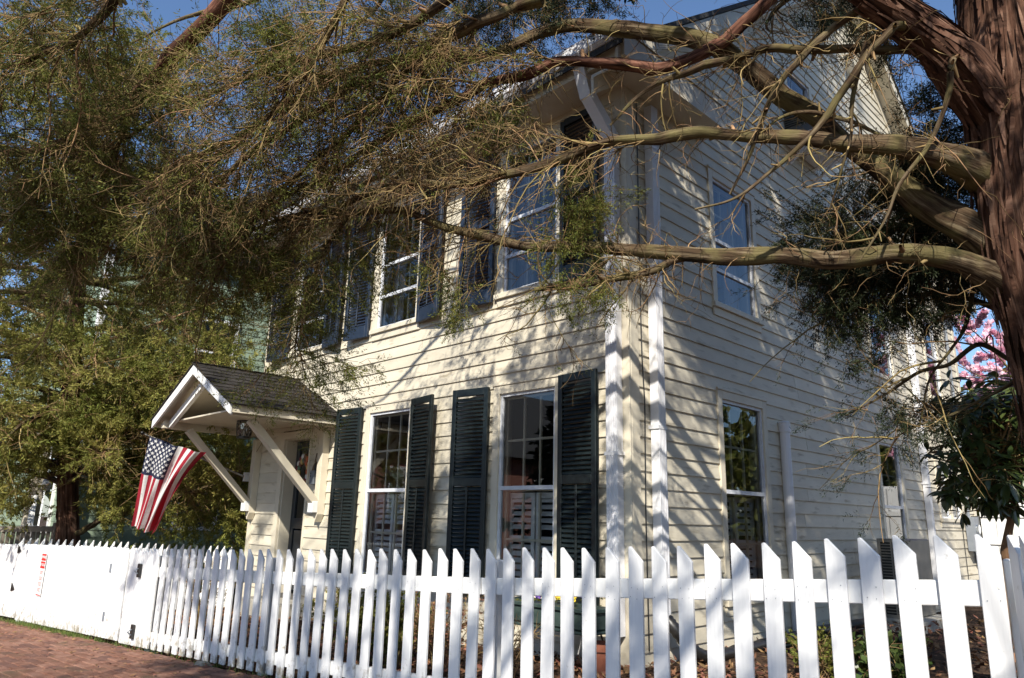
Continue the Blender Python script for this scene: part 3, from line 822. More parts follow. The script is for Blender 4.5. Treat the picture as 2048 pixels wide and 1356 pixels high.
# -------------------------------------------------------------- door
def door():
    a0, a1 = -6.09, -5.24
    mb = MB()
    mb.box(a0, a0 + 0.11, -0.032, 0.0, ZG + 0.2, 2.62); mb.box(a1 - 0.035, a1, -0.032, 0.0, ZG + 0.2, 2.62); mb.box(a0 + 0.11, a1 - 0.035, -0.0325, 0.0, 2.52, 2.62)
    mb.box(a0 + 0.11, a0 + 0.13, 0.0, 0.22, ZG + 0.2, 2.52); mb.box(a1 - 0.035, a1 - 0.015, 0.0, 0.22, ZG + 0.2, 2.52); mb.box(a0 + 0.13, a1 - 0.035, 0.0, 0.22, 2.505, 2.52)
    fr = mb.build('door_frame', M['trim'], house, bevel=0.003)
    x0, x1, z0, z1 = a0 + 0.132, a1 - 0.037, 0.50, 2.50
    y0 = 0.16
    mb = MB()
    st = 0.085
    mb.box(x0, x0 + st, y0, y0 + .045, z0, z1); mb.box(x1 - st, x1, y0, y0 + .045, z0, z1)
    for q0, q1 in ((z0, z0 + .2), (1.30, 1.44), (z1 - .11, z1)):
        mb.box(x0 + st, x1 - st, y0 + .001, y0 + .045, q0, q1)
    xm = (x0 + x1) / 2
    for q0, q1 in ((z0 + .2, 1.30), (1.44, z1 - .11)):
        mb.box(xm - .02, xm + .02, y0 + .002, y0 + .045, q0, q1)
    d = mb.build('front_door', M['door'], house, bevel=0.003)
    d['label'] = 'dark panelled front door under the little porch roof'
    for xa, xb in ((x0 + st, xm - .02), (xm + .02, x1 - st)):
        MB().box(xa + .012, xb - .012, y0 + .014, y0 + .03, z0 + .215, 1.285).build('panel', M['door'], d, bevel=0.01)
        MB().add([(xa, y0 + .022, 1.44), (xb, y0 + .022, 1.44), (xb, y0 + .022, z1 - .11), (xa, y0 + .022, z1 - .11)], [(0, 1, 2, 3)]).build('pane', M['glass'], d)
    mb = MB(); mb.box(x1 - .065, x1 - .025, y0 - .012, y0, 1.06, 1.36); mb.tube([(x1 - .045, y0 - .01, 1.10), (x1 - .045, y0 - .055, 1.13), (x1 - .045, y0 - .055, 1.25), (x1 - .045, y0 - .01, 1.28)], .011, 8)
    mb.build('handle', M['black'], d)
    MB().box(a0 - .1, a1 + .12, -0.34, 0.2, ZG - .05, ZG + .2).build('door_step', M['stone'], house, bevel=.01)
door()

# house number
def text_mesh(name, body, size, mat, parent, origin, xdir, zdir, depth=0.004, shear=0.0, align='CENTER'):
    cu = bpy.data.curves.new(name, 'FONT'); cu.body = body; cu.size = size; cu.extrude = depth; cu.shear = shear
    cu.align_x = align; cu.align_y = 'CENTER'; cu.resolution_u = 3
    ob = bpy.data.objects.new(name, cu); COL.objects.link(ob)
    dg = bpy.context.evaluated_depsgraph_get()
    me = bpy.data.meshes.new_from_object(ob.evaluated_get(dg))
    bpy.data.objects.remove(ob)
    me.name = name
    me.materials.clear()
    o = link_mesh(name, me, mat, parent)
    X, Z = Vector(xdir).normalized(), Vector(zdir).normalized(); Y = X.cross(Z)   # Y here points behind the text
    N = -Y
    R = Matrix((X, Z, X.cross(Z))).transposed().to_4x4()
    o.matrix_local = Matrix.Translation(Vector(origin) - worigin(parent)) @ R
    return o
text_mesh('house_number', '10', 0.17, M['brass'], house, (-5.05, -0.026, 2.22), (1, 0, 0), (0, 0, 1), depth=0.004, shear=0.25)

# -------------------------------------------------------------- porch canopy
def canopy():
    cx, yf = -5.75, -1.48
    hw, zr, ze = 1.22, 3.335, 2.725
    mb = MB()
    ang = math.atan2(zr - ze, hw)
    # roof deck as the part itself
    for s in (-1, 1):
        mb.prism([(cx, yf, zr - 0.035), (cx + s * hw, yf, ze - 0.035), (cx + s * hw, yf, ze - 0.005), (cx, yf, zr - 0.005)], (0, -yf - 0.022, 0))
    can = mb.build('porch_canopy', M['trim'], house)
    can['label'] = 'small gabled porch roof with dark shakes on two braces'
    # rake fascia boards
    for s in (-1, 1):
        q = [(cx, yf - .028, zr + 0.0), (cx + s * (hw + .02), yf - .028, ze - 0.012), (cx + s * (hw + .02), yf - .028, ze - 0.125), (cx, yf - .028, zr - 0.125)]
        MB().prism(q, (0, .027, 0)).build('rake_board', M['white'], can)
        q = [(cx, yf + .12, zr - 0.15), (cx + s * (hw - .22), yf + .12, ze - 0.02), (cx + s * (hw - .22), yf + .12, ze - 0.12), (cx, yf + .12, zr - 0.26)]
        MB().prism(q, (0, .05, 0)).build('rafter', M['white'], can)
        # eave beam along the side, with the bevelled end block
        x = cx + s * (hw - .13)
        MB().box(x - .045, x + .045, yf + .06, -0.022, ze - 0.125, ze - 0.02).build('beam', M['trim'], can, bevel=.004)
        MB().box(cx + s * hw - .012, cx + s * hw + .012, yf, -0.022, ze - 0.105, ze - 0.012).build('eave_fascia', M['trim'], can)
        xb = cx + s * (.98 if s < 0 else .93)
        # wall post with pointed foot, and diagonal brace
        w = .055
        MB().prism([(xb - w, -0.021, ze - .17), (xb + w, -0.021, ze - .17), (xb + w, -0.021, 1.50), (xb, -0.021, 1.40), (xb - w, -0.021, 1.50)], (0, -.10, 0)).build('wall_post', M['trim'], can, bevel=.004)
        MB().box(xb - w - .001, xb + w + .001, -.20, -.122, 1.52, 1.66).build('brace_foot', M['white'], can, bevel=.004)
        MB().beam((xb, -.13, 1.63), (xb, yf + .38, ze - .13), .09, .105, up=(1, 0, 0)).build('brace', M['trim'], can, bevel=.004)
    # ceiling
    MB().box(cx - hw + .2, cx + hw - .2, yf + .19, -0.022, ze - .03, ze - .01).build('ceiling', M['trim'], can)
    # shakes
    r = random.Random(4)
    me = bpy.data.meshes.new('shingle')
    me.from_pydata([(0, 0, 0), (1, 0, 0), (1, 1, 0), (0, 1, 0), (0, 0, 0.018), (1, 0, 0.018), (1, 1, 0.005), (0, 1, 0.005)], [],
                   [(0, 3, 2, 1), (4, 5, 6, 7), (0, 1, 5, 4), (1, 2, 6, 5), (2, 3, 7, 6), (3, 0, 4, 7)])
    me.update(); me.materials.append(M['shingle'])
    slope = math.hypot(hw + .05, zr - ze + .03)
    nrow = 10; ex = slope / nrow
    po = worigin(can)
    for s in (-1, 1):
        for i in range(nrow):
            y = yf - .045
            u = -0.01 + i * ex
            while y < -0.03:
                w = r.uniform(.07, .135); w = min(w, -0.024 - y)
                if w < 0.02: break
                o = bpy.data.objects.new('shingle', me); COL.objects.link(o); o.parent = can
                du = r.uniform(-.008, .008)
                dn = 0.004 + 0.0045 + r.uniform(0, .004)
                ux, uz = -s * math.cos(ang), math.sin(ang)               # up-slope
                nx, nz = s * math.sin(ang), math.cos(ang)
                px = cx + s * (hw + .04) + ux * (u + du) + nx * dn
                pz = ze - .025 + uz * (u + du) + nz * dn
                ln = ex + .05
                X = Vector((0, 1, 0)) * s; Yv = Vector((ux, 0, uz)); N = Vector((nx, 0, nz))
                tiltN = (N * 1 + Yv * 0.0).normalized()
                yo = y if s > 0 else y + w - .004
                Mx = Matrix(((X.x * (w - .004), Yv.x * ln, N.x, px - po.x), (X.y * (w - .004), Yv.y * ln, N.y, yo - po.y), (X.z * (w - .004), Yv.z * ln - 0.0, N.z, pz - po.z), (0, 0, 0, 1)))
                o.matrix_local = Mx
                # lift the butt so that courses overlap
                y += w
    MB().prism([(cx - .09, yf - .04, zr - .03), (cx, yf - .04, zr + .035), (cx + .09, yf - .04, zr - .03), (cx, yf - .04, zr + .02)], (0, -yf + .015, 0)).build('ridge_cap', M['shingle'], can)
canopy()

# ------------------------------------------------------------------ small things by the door
def lantern():
    c = (-5.80, -0.72, 2.46)
    t = thing('hanging_lantern', c, 'black metal lantern with crossed bars hanging under the porch roof', 'lantern')
    mb = MB()
    mb.lathe(c, [(.075, 0), (.09, .0), (.092, .022), (.08, .03), (.07, .03)], 12)
    mb.build('base', M['black'], t)
    mb = MB(); mb.lathe((c[0], c[1], c[2] + .22), [(.105, 0), (.11, .01), (.05, .05), (.015, .06), (.012, .13)], 12); mb.build('cap', M['black'], t)
    fm = MB()
    for k in range(6):
        a, b = k * math.pi / 3, (k + 1) * math.pi / 3
        p = lambda an, r, z: (c[0] + r * math.cos(an), c[1] + r * math.sin(an), c[2] + z)
        fm.tube([p(a, .086, .02), p(a, .102, .12), p(a, .104, .225)], .005, 5)
        fm.tube([p(a, .086, .03), p((a + b) / 2, .096, .12), p(b, .104, .22)], .0035, 5); fm.tube([p(b, .086, .03), p((a + b) / 2, .096, .12), p(a, .104, .22)], .0035, 5)
    fm.build('cage', M['black'], t)
    mb = MB(); mb.tube([(c[0], c[1], c[2] + .02), (c[0], c[1], c[2] + .11)], .012, 8); mb.ball((c[0], c[1], c[2] + .14), .026); mb.build('bulb', M['fwhite'], t)
    gl = MB(); gl.lathe(c, [(.078, .03), (.094, .12), (.096, .215)], 12); gl.build('glass_shade', M['glass'], t)
lantern()

def wreath():
    c = Vector((-5.62, 0.125, 2.06))
    t = thing('egg_wreath', c, 'round wreath of orange, white, yellow and dark red eggs on the front door', 'wreath')
    cols = {'orange': (0.55, 0.13, 0.04), 'white': (0.7, 0.7, 0.68), 'yellow': (0.6, 0.45, 0.16), 'wine': (0.20, 0.025, 0.03), 'green': (0.10, 0.17, 0.10), 'brown': (0.20, 0.08, 0.04)}
    ms = {k: mk('egg_' + k, v, tuple(x * .85 for x in v), rough=.5, scale=20) for k, v in cols.items()}
    order = ['orange', 'white', 'brown', 'yellow', 'wine', 'green', 'orange', 'white', 'yellow', 'brown', 'wine', 'orange', 'green', 'white', 'brown', 'yellow']
    MB().tube([c + Vector((.16 * math.cos(k * math.pi / 8), .01, .2 * math.sin(k * math.pi / 8))) for k in range(17)], .014, 6, cap=False).build('ring', M['twig'], t)
    r = random.Random(2)
    for k in range(16):
        a = k * math.pi / 8
        for j in range(2):
            rr = .155 + .05 * j - .01
            p = c + Vector((rr * .86 * math.cos(a + .18 * j), -.02 + .0 * j, rr * 1.1 * math.sin(a + .18 * j)))
            MB().ball(p, .036 + r.uniform(-.004, .004), 10, 7, (1, .8, 1.2)).build('egg', ms[order[(k * 3 + j * 5) % 16]], t, smooth=True)
wreath()

def lockbox():
    c = Vector((-5.03, -0.024, 1.99))
    t = thing('key_lockbox', c, 'grey key lockbox on a dark oval plaque beside the front door', 'lockbox')
    mb = MB(); n = 20
    mb.prism([(c.x + .11 * math.cos(2 * math.pi * k / n), c.y - .002, c.z + .03 + .155 * math.sin(2 * math.pi * k / n)) for k in range(n)], (0, -.014, 0)); mb.build('plaque', M['brass'], t)
    MB().box(c.x - .05, c.x + .06, c.y - .075, c.y - .017, c.z - .115, c.z + .065).build('box', M['meter'], t, bevel=.008)
    MB().tube([(c.x + .02, c.y - .045, c.z + .06), (c.x + .02, c.y - .045, c.z + .13), (c.x + .035, c.y - .045, c.z + .155), (c.x + .05, c.y - .045, c.z + .13), (c.x + .05, c.y - .045, c.z + .06)], .009, 8).build('shackle', M['black'], t)
    for i in range(2): MB().box(c.x - .03, c.x - .01, c.y - .079, c.y - .074, c.z + .02 - .035 * i, c.z + .035 - .035 * i).build('dial', M['black'], t)
lockbox()

# ------------------------------------------------------------------ flag
def flag():
    base = Vector((-6.94, -0.13, 2.02)); 
    tip = Vector(spot(285, 866, 10.45))
    t = thing('american_flag', base, 'american flag hanging from a slanting pole on the house front', 'flag')
    MB().tube([base, base + (tip - base) * 0.5, tip], [.014, .014, .011], 8).build('pole', M['stone'], t)
    MB().ball(tip, .03, 8, 6, (1, 1, 1)).build('finial', M['black'], t, smooth=True)
    MB().box(base.x - .03, base.x + .03, base.y, base.y + .10, base.z - .07, base.z + .06).build('bracket', M['white'], t)
    # cloth: a along the hoist (on the pole, from the tip), b down the fly
    d0 = 10.35
    T0, T1 = Vector(spot(300, 871, d0)), Vector(spot(410, 906, d0 - .35))
    B0, B1 = Vector(spot(262, 1053, d0 - .15)), Vector(spot(311, 1065, d0 - .25))
    nrm = Vector(-FW)
    NA, NB = 13 * 4, 48
    def P(a, b):
        # the lower right hangs in folds: bunch towards the left as b grows
        w = 1 - 0.16 * math.sin(b * math.pi) * a
        L = T0.lerp(B0, b); R = T1.lerp(B1, b)
        p = L.lerp(R, a * w)
        amp = 0.016 + 0.085 * a * (0.35 + b)
        p = p + nrm * (amp * math.sin(a * 17 + b * 2.6) + 0.02 * math.sin(b * 5 + a * 3) + .012 * math.sin(a * 31 - b * 4))
        p.z -= 0.018 * math.sin(a * math.pi) * (1 - b)
        return p
    V = [P(i / NA, j / NB) for j in range(NB + 1) for i in range(NA + 1)]
    can, red, wht = [], [], []
    for j in range(NB):
        for i in range(NA):
            q = (j * (NA + 1) + i, j * (NA + 1) + i + 1, (j + 1) * (NA + 1) + i + 1, (j + 1) * (NA + 1) + i)
            st = i * 13 // NA
            if st < 7 and j < NB * .40: can.append(q)
            elif st % 2 == 0: red.append(q)
            else: wht.append(q)
    mb = MB(); mb.add(V, wht); mb.mi = 1; mb.f += red; mb.m += [1] * len(red); mb.mi = 2; mb.f += can; mb.m += [2] * len(can)
    cloth = mb.build('flag_cloth', [M['fwhite'], M['red'], M['navy']], t, smooth=True)
    sm = MB()
    rows = 11
    for rr in range(rows):
        n = 6 if rr % 2 == 0 else 5
        for k in range(n):
            # rows run down the fly, columns across the hoist
            b = 0.40 * (rr + .9) / 11.8
            a = (7 / 13) * ((2 * k + 1 + (rr % 2)) / 12)
            # proper: 9 rows across the hoist and 11 columns along the fly
            a = (7 / 13) * a / (7 / 13)
            c = P(a, b)
            da = (P(min(a + .02, 1), b) - P(a - .02 if a > .02 else 0, b)).normalized(); db = (P(a, b + .02) - P(a, max(b - .02, 0))).normalized()
            nn = da.cross(db).normalized()
            if nn.dot(nrm) < 0: nn = -nn
            pts = []
            for i in range(10):
                an = math.pi / 2 + i * math.pi / 5
                R = 0.030 if i % 2 == 0 else 0.0125
                pts.append(c + nn * .004 + da * (R * math.cos(an)) - db * (R * math.sin(an)))
            sm.add(pts, [tuple(range(10))])
            pts2 = [p - nn * .008 for p in pts]
            sm.add(pts2, [tuple(range(10))[::-1]])
    sm.build('stars', M['fwhite'], cloth)
flag()

# ------------------------------------------------------------------ front fence
def ftop(s):
    return float(np.interp(s, [-6, -4.8, -3.2, -2.0, -1.27, -.26, .38, 1.3, 2.445, 3.33, 4.06, 4.48, 4.9, 5.33, 5.6, 5.9], [.994, 1.038, 1.084, 1.116, 1.134, 1.172, 1.2, 1.239, 1.289, 1.333, 1.366, 1.396, 1.426, 1.463, 1.480, 1.499]))
def fbot(s): return gz(fp(s)[0]) + 0.012

def picket(parent, p, dirv, width, z0, ztop, drop, thick=0.02, flip=False, mat=None, jit=None, tipw=0.012):
    """a board with its top cut at a slant"""
    d = Vector((dirv[0], dirv[1], 0)).normalized(); n = Vector((-d.y, d.x, 0))
    a, b = Vector((p[0], p[1], 0)), Vector((p[0], p[1], 0)) + d * width
    zt = Vector((0, 0, 1))
    if not flip: poly = [a + zt * z0, b + zt * z0, b + zt * (ztop - drop), a + d * tipw + zt * ztop, a + zt * (ztop - .004)]
    else: poly = [a + zt * z0, b + zt * z0, b + zt * (ztop - .004), b - d * tipw + zt * ztop, a + zt * (ztop - drop)]
    o = MB().prism(poly, n * thick).build('picket', mat or M['picket'], parent, origin=(p[0], p[1], z0), bevel=0.003)
    if jit: o.rotation_euler = (jit[0], jit[1], 0)
    return o

def main_fence():
    t = thing('picket_fence', fp(2.2, 0, fbot(2.2)), 'long white picket fence with slant cut pickets along the front yard', 'fence')
    r = random.Random(9)
    i = -8
    while True:
        s = i * 0.14
        if s > 5.80: break
        picket(t, fp(s + r.uniform(-.004, .004)), FD, 0.080 + r.uniform(-.002, .002), fbot(s) - (0.03 if s > 1 else 0), ftop(s) + r.uniform(-.004, .004), 0.072, jit=(r.uniform(-.006, .006), r.uniform(-.007, .007)))
        i += 1
    posts = [-1.2, 0.8, 3.22, 5.86]
    for k in range(3):
        s0, s1 = posts[k] - .05, posts[k + 1] - .06
        for zt, h in ((lambda s: ftop(s) - .172, .095), (lambda s: ftop(s) - .76, .09)):
            a, b = Vector(fp(s0, .042, zt(s0) - h / 2)), Vector(fp(s1, .042, zt(s1) - h / 2))
            MB().beam(a, b, .038, h).build('rail', M['white'], t, bevel=.004)
    for s in posts:
        mb = MB(); p = Vector(fp(s, .11, 0)); d = Vector((FD[0], FD[1], 0)); n = Vector((FN[0], FN[1], 0))
        z0, z1 = fbot(s) - .1, ftop(s) - (.10 if s > 5 else .07)
        q = [p + d * .045 + n * .045, p - d * .045 + n * .045, p - d * .045 - n * .045, p + d * .045 - n * .045]
        mb.prism([v + Vector((0, 0, z0)) for v in q], (0, 0, z1 - z0)); mb.build('post', M['white'], t, bevel=.005)
    nl = MB()
    for k in range(-8, 42):
        s = k * .14
        for dz in (.195, .245, .785, .825):
            for q in (.02, .058):
                c = Vector(fp(s + q + r.uniform(-.006, .006), -.0012, ftop(s) - dz + r.uniform(-.008, .008)))
                d = Vector((FD[0], FD[1], 0)) * r.uniform(.0018, .003); u = Vector((0, 0, .0026))
                if r.random() < .75: nl.add([c + d, c + u, c - d, c - u], [(0, 1, 2, 3)])
    nl.build('nail_heads', M['meter'], t)['kind'] = 'stuff'
    # run that turns towards the street at the right end
    t2 = thing('picket_fence', fp(5.93, 0, fbot(5.9)), 'short run of white pickets turning away at the right end of the front fence', 'fence')
    dv = Vector((0.50, -0.86, 0))
    p0 = Vector(fp(5.845, 0.012, 0))
    for k in range(5):
        p = p0 + dv * (.115 * k)
        picket(t2, (p.x, p.y), (dv.x, dv.y), .089, fbot(5.9) - .02, 1.487 + .003 * k, .066)
    for zz in (1.28, .66):
        a = p0 + Vector((-dv.y, dv.x, 0)) * .045 + Vector((0, 0, zz)); MB().beam(a, a + dv * .56, .038, .095).build('rail', M['white'], t2)
main_fence()

def driveway_gate():
    r = random.Random(21)
    t = thing('driveway_gate', fp(-3.2, 0, fbot(-3.2)), 'wide white board gate of close pickets carrying a narrow red and white sign', 'gate')
    t2 = thing('driveway_gate', fp(-5.6, 0.06, fbot(-5.6)), 'white board gate at the far left of the front fence, with triangular hinges', 'gate')
    for tt, s0, s1, off in ((t, -4.80, -1.72, 0.0), (t2, -7.0, -4.98, 0.05)):
        s = s0
        while s < s1 - .03:
            w = min(.083, s1 - s)
            picket(tt, fp(s, off + r.uniform(-.004, .004)), FD, w - .006, fbot(s) + .015, ftop(s) + r.uniform(-.006, .006), .035, tipw=.02)
            s += w
        for dz in (.19, .74):
            a, b = Vector(fp(s0, off + .042, ftop(s0) - dz)), Vector(fp(s1, off + .042, ftop(s1) - dz))
            MB().beam(a, b, .038, .09).build('rail', M['white'], tt)
    # hinges on the wide gate's right end, triangular ones on the left gate
    for z in (0.90, 0.42):
        p = Vector(fp(-2.12, -.004, z)); d = Vector((FD[0], FD[1], 0))
        mb = MB(); mb.beam(p + Vector((0, 0, -.045)), p + Vector((0, 0, .045)), .035, .008, up=(FN[0], FN[1], 0)); mb.build('hinge', M['meter'], t)
        p = Vector(fp(-5.30, .044, z))
        mb = MB(); mb.prism([p, p + Vector((0, 0, .11)), p + d * .14 + Vector((0, 0, .03))], Vector((-FN[0], -FN[1], 0)) * .006); mb.build('hinge', M['black'], t2)
    # fixed panel between gate and fence, part of its own small thing
    t3 = thing('fence_panel', fp(-1.45, 0, fbot(-1.45)), 'narrow closely boarded white fence panel with two black latches beside the driveway gate', 'fence')
    s = -1.70
    while s < -1.15:
        picket(t3, fp(s, .004), FD, .079, fbot(s), ftop(s), .06); s += .083
    for dz in (.19, .74):
        a, b = Vector(fp(-1.70, .042, ftop(-1.7) - dz)), Vector(fp(-1.13, .042, ftop(-1.13) - dz)); MB().beam(a, b, .036, .09).build('rail', M['white'], t3)
    for px, py in ((281, 1141), (267, 1263)):
        dvec = np.array(spot(px, py, 1.0)) - CAM
        n3 = np.array([FN[0], FN[1], 0]); tt = ((np.array([*FA, 0]) - CAM) @ n3) / (dvec @ n3)
        p = Vector(CAM + dvec * tt) - Vector((FN[0], FN[1], 0)) * .012
        u = Vector((FN[0], FN[1], 0))
        mb = MB(); mb.beam(p - Vector((0, 0, .065)), p + Vector((0, 0, .065)), .06, .022, up=u); mb.build('latch', M['black'], t3, bevel=.004)
        mb = MB(); mb.tube([p - u * .012 + Vector((0, 0, .02)), p - u * .045, p - u * .012 - Vector((0, 0, .03))], .008, 6); mb.build('latch_ring', M['meter'], t3)
    MB().box(*[x for x in (0, 0.0001)] * 3) if False else None
    # the post between the two gates
    p = fp(-4.89, .10, 0); MB().box(p[0] - .06, p[0] + .06, p[1] - .05, p[1] + .05, fbot(-4.9) - .1, ftop(-4.9) - .02).build('post', M['white'], t, bevel=.005)
    # sign
    s0, s1 = -4.18, -4.02
    zt, zb = 0.955, 0.46
    sg = thing('gate_sign', fp(-4.1, -.01, zb), 'narrow upright white sign with red lettering on the driveway gate', 'sign')
    P = lambda s, z, o=-.008: Vector(fp(s, o, z))
    MB().prism([P(s0, zb), P(s1, zb), P(s1, zt), P(s0, zt)], Vector((-FN[0], -FN[1], 0)) * .004).build('board', M['signwhite'], sg)
    for z0, z1 in ((zt - .085, zt - .005), (zt - .175, zt - .095)):
        MB().prism([P(s0 + .006, z0, -.0125), P(s1 - .006, z0, -.0125), P(s1 - .006, z1, -.0125), P(s0 + .006, z1, -.0125)], Vector((-FN[0], -FN[1], 0)) * .002).build('red_band', M['redsign'], sg)
    for body, z in (('BEWARE', zt - .045), ('OF DOG', zt - .135)):
        text_mesh('lettering', body, .046, M['signwhite'], sg, P((s0 + s1) / 2, z, -.0165), (FD[0], FD[1], 0), (0, 0, 1), depth=.001)
    mb = MB()
    for k in range(4):
        z = zt - .225 - k * .066
        for j, (w, h) in enumerate(((.026, .036), (.03, .036), (.026, .036))):
            s = s0 + .03 + j * .036
            for q in range(3):
                mb.prism([P(s, z - h / 2 + q * .016, -.0125), P(s + w * (1 if q != 1 else .6), z - h / 2 + q * .016, -.0125), P(s + w * (1 if q != 1 else .6), z - h / 2 + q * .016 + .005, -.0125), P(s, z - h / 2 + q * .016 + .005, -.0125)], Vector((-FN[0], -FN[1], 0)) * .001)
            mb.prism([P(s, z - h / 2, -.013), P(s + .005, z - h / 2, -.013), P(s + .005, z + h / 2, -.013), P(s, z + h / 2, -.013)], Vector((-FN[0], -FN[1], 0)) * .001)
    mb.prism([P(s0 + .006, zb + .006, -.0125), P(s1 - .006, zb + .006, -.0125), P(s1 - .006, zb + .018, -.0125), P(s0 + .006, zb + .018, -.0125)], Vector((-FN[0], -FN[1], 0)) * .001)
    mb.build('small_print', M['redsign'], sg)
driveway_gate()

def lot_fence():
    a, b = np.array(spot(40, 1074, 10.8)), np.array(spot(470, 1094, 10.9))
    t = thing('picket_fence', (a[0], a[1], gz(a[0])), 'white picket fence with taller tips running behind the driveway gate', 'fence')
    r = random.Random(31)
    L = math.hypot(b[0] - a[0], b[1] - a[1]); d = (b - a)[:2] / L
    n = int(L / .102)
    for k in range(n):
        p = a[:2] + d * (k * .102)
        z = a[2] + (b[2] - a[2]) * k / n
        picket(t, (p[0], p[1]), d, .068, gz(p[0]) - .02, z + r.uniform(-.01, .01), .10, flip=True)
    for dz in (.20, .72):
        nn = np.array([-d[1], d[0]]) * .04
        MB().beam((a[0] + nn[0], a[1] + nn[1], a[2] - dz), (b[0] + nn[0], b[1] + nn[1], b[2] - dz), .035, .09).build('rail', M['white'], t)
lot_fence()

# ------------------------------------------------------------------ yard things
def ac_unit():
    x0, x1, y0, y1, z0, z1 = .25, .565, 4.7, 5.62, .46, 1.375
    t = thing('air_conditioner', (.4, 5.1, z0), 'beige outdoor air conditioner with slatted end beside the side wall', 'air conditioner')
    MB().box(x0, x1, y0 + .03, y1, z0, z1).build('casing', M['acbox'], t, bevel=.015)
    mb = MB(); mb.box(x0, x0 + .03, y0, y0 + .029, z0, z1); mb.box(x1 - .03, x1, y0, y0 + .029, z0, z1); mb.box(x0 + .03, x1 - .03, y0, y0 + .029, z1 - .04, z1); mb.box(x0 + .03, x1 - .03, y0, y0 + .029, z0, z0 + .04)
    mb.box((x0 + x1) / 2 - .008, (x0 + x1) / 2 + .008, y0 + .002, y0 + .029, z0 + .04, z1 - .04)
    mb.build('grille_frame', M['acbox'], t)
    MB().box(x0 + .03, x1 - .03, y0 + .024, y0 + .028, z0 + .04, z1 - .04).build('dark_core', M['black'], t)
    z = z0 + .06
    while z < z1 - .05:
        MB().box(x0 + .03, x1 - .03, y0 + .004, y0 + .02, z, z + .011).build('slat', M['acbox'], t); z += .034
    MB().box(x0 - .1, x1 + .15, y0 - .1, y1 + .1, gz(0) - .1, z0 - .001).build('pad', M['stone'], t, bevel=.01)
ac_unit()

def window_ac():
    t = thing('window_air_conditioner', (.15, 3.62, 6.44), 'small window air conditioner in the gable window', 'air conditioner')
    MB().box(.0, .33, 3.46, 3.80, 6.50, 6.80).build('casing', M['acbox'], t, bevel=.008)
    for k in range(8): MB().box(.331, .337, 3.48, 3.78, 6.53 + k * .032, 6.545 + k * .032).build('slat', M['black'], t)
    for k in range(8): MB().box(.03, .30, 3.453, 3.459, 6.53 + k * .032, 6.545 + k * .032).build('slat', M['black'], t)
    MB().box(.03, .45, 3.36, 4.40, 6.30, 6.34).build('shelf', M['whitemetal'], t)
    MB().beam((.04, 3.5, 6.05), (.40, 3.5, 6.30), .03, .03).build('bracket', M['whitemetal'], t); MB().beam((.04, 4.25, 6.05), (.40, 4.25, 6.30), .03, .03).build('bracket', M['whitemetal'], t)
window_ac()

def meters():
    t = thing('electric_meter', (.05, 9.62, 1.0), 'grey electric meter boxes with conduit on the rear of the side wall', 'meter')
    MB().box(.027, .17, 9.5, 9.78, 1.15, 1.72).build('meter_box', M['meter'], t, bevel=.008)
    MB().box(.027, .13, 9.9, 10.02, 0.9, 1.74).build('breaker_box', M['black'], t, bevel=.006)
    MB().tube([(.06, 9.64, 1.72), (.06, 9.64, 5.2)], .022, 8).build('conduit', M['meter'], t)
    MB().tube([(.172, 9.62, 1.52), (.21, 9.62, 1.52)], .075, 14).build('dial', M['glass'], t)
    MB().tube([(.032, 9.2, 1.78), (.034, 8.0, 1.75), (.034, 7.62, 1.74)], .006, 6).build('cable', M['black'], t)
    MB().tube([(.034, 9.3, 1.74), (.034, 9.3, .6)], .006, 6).build('cable', M['black'], t)
meters()

def planter():
    x0, x1, y0, y1, z0, z1 = -.93, .06, -.62, -.30, .70, .86
    t = thing('flower_planter', (-.4, -.45, .3), 'dark green trough planter with yellow and purple pansies on an iron stand', 'planter')
    mb = MB(); mb.prism([(x0 + .03, y0 + .03, z0), (x1 - .03, y0 + .03, z0), (x1 - .03, y1 - .03, z0), (x0 + .03, y1 - .03, z0)], (0, 0, .01))
    mb.box(x0 + .02, x1 - .02, y0 + .02, y1 - .02, z0 + .01, z1 - .03); mb.box(x0, x1, y0, y1, z1 - .03, z1); mb.box(x0, x1, y0, y1, z0 - .02, z0)
    mb.build('trough', M['planter'], t, bevel=.006)
    for x in (x0 + .1, x1 - .1):
        mb = MB()
        for y, s in ((y0 + .06, -1), (y1 - .06, 1)):
            mb.tube([(x, y, z0 - .02), (x, y + .06 * s, z0 - .15), (x, y - .02 * s, z0 - .28), (x, y + .05 * s, gz(x))], .008, 6)
        mb.tube([(x, y0 + .05, z0 - .17), (x, y1 - .05, z0 - .17)], .006, 6)
        mb.build('stand_leg', M['black'], t)
    r = np.random.default_rng(12)
    mb = MB()
    for k in range(260):
        p = np.array([r.uniform(x0 + .03, x1 - .03), r.uniform(y0 + .03, y1 - .03), z1 + r.uniform(-.01, .07)])
        a = r.uniform(0, 6.28); l = r.uniform(.02, .035)
        u = np.array([math.cos(a), math.sin(a), r.uniform(-.2, .6)]) * l; v = np.array([-math.sin(a), math.cos(a), r.uniform(-.3, .3)]) * l * .45
        mb.add([p, p + u * .5 + v, p + u, p + u * .5 - v], [(0, 1, 2, 3)])
    o = mb.build('leaves', M['leafsun'], t); o['kind'] = 'stuff'
    for k in range(14):
        f = MB(); c = np.array([x0 + .05 + (x1 - x0 - .1) * k / 13, r.uniform(y0 + .05, y0 + .18), z1 + r.uniform(.05, .11)])
        for q in range(5):
            a = q * 1.257 + .3
            p = c + np.array([math.cos(a) * .021, -.006 * (q % 2), math.sin(a) * .021])
            w = .019
            f.add([p + np.array([w * math.cos(b), .003 * math.sin(3 * b) - .004, w * math.sin(b)]) for b in np.linspace(0, 6.28, 7)[:-1]], [(0, 1, 2, 3, 4, 5)])
        f.build('pansy', M['purple'] if k in (4, 6, 7, 11) else M['yellow'], t)
planter()

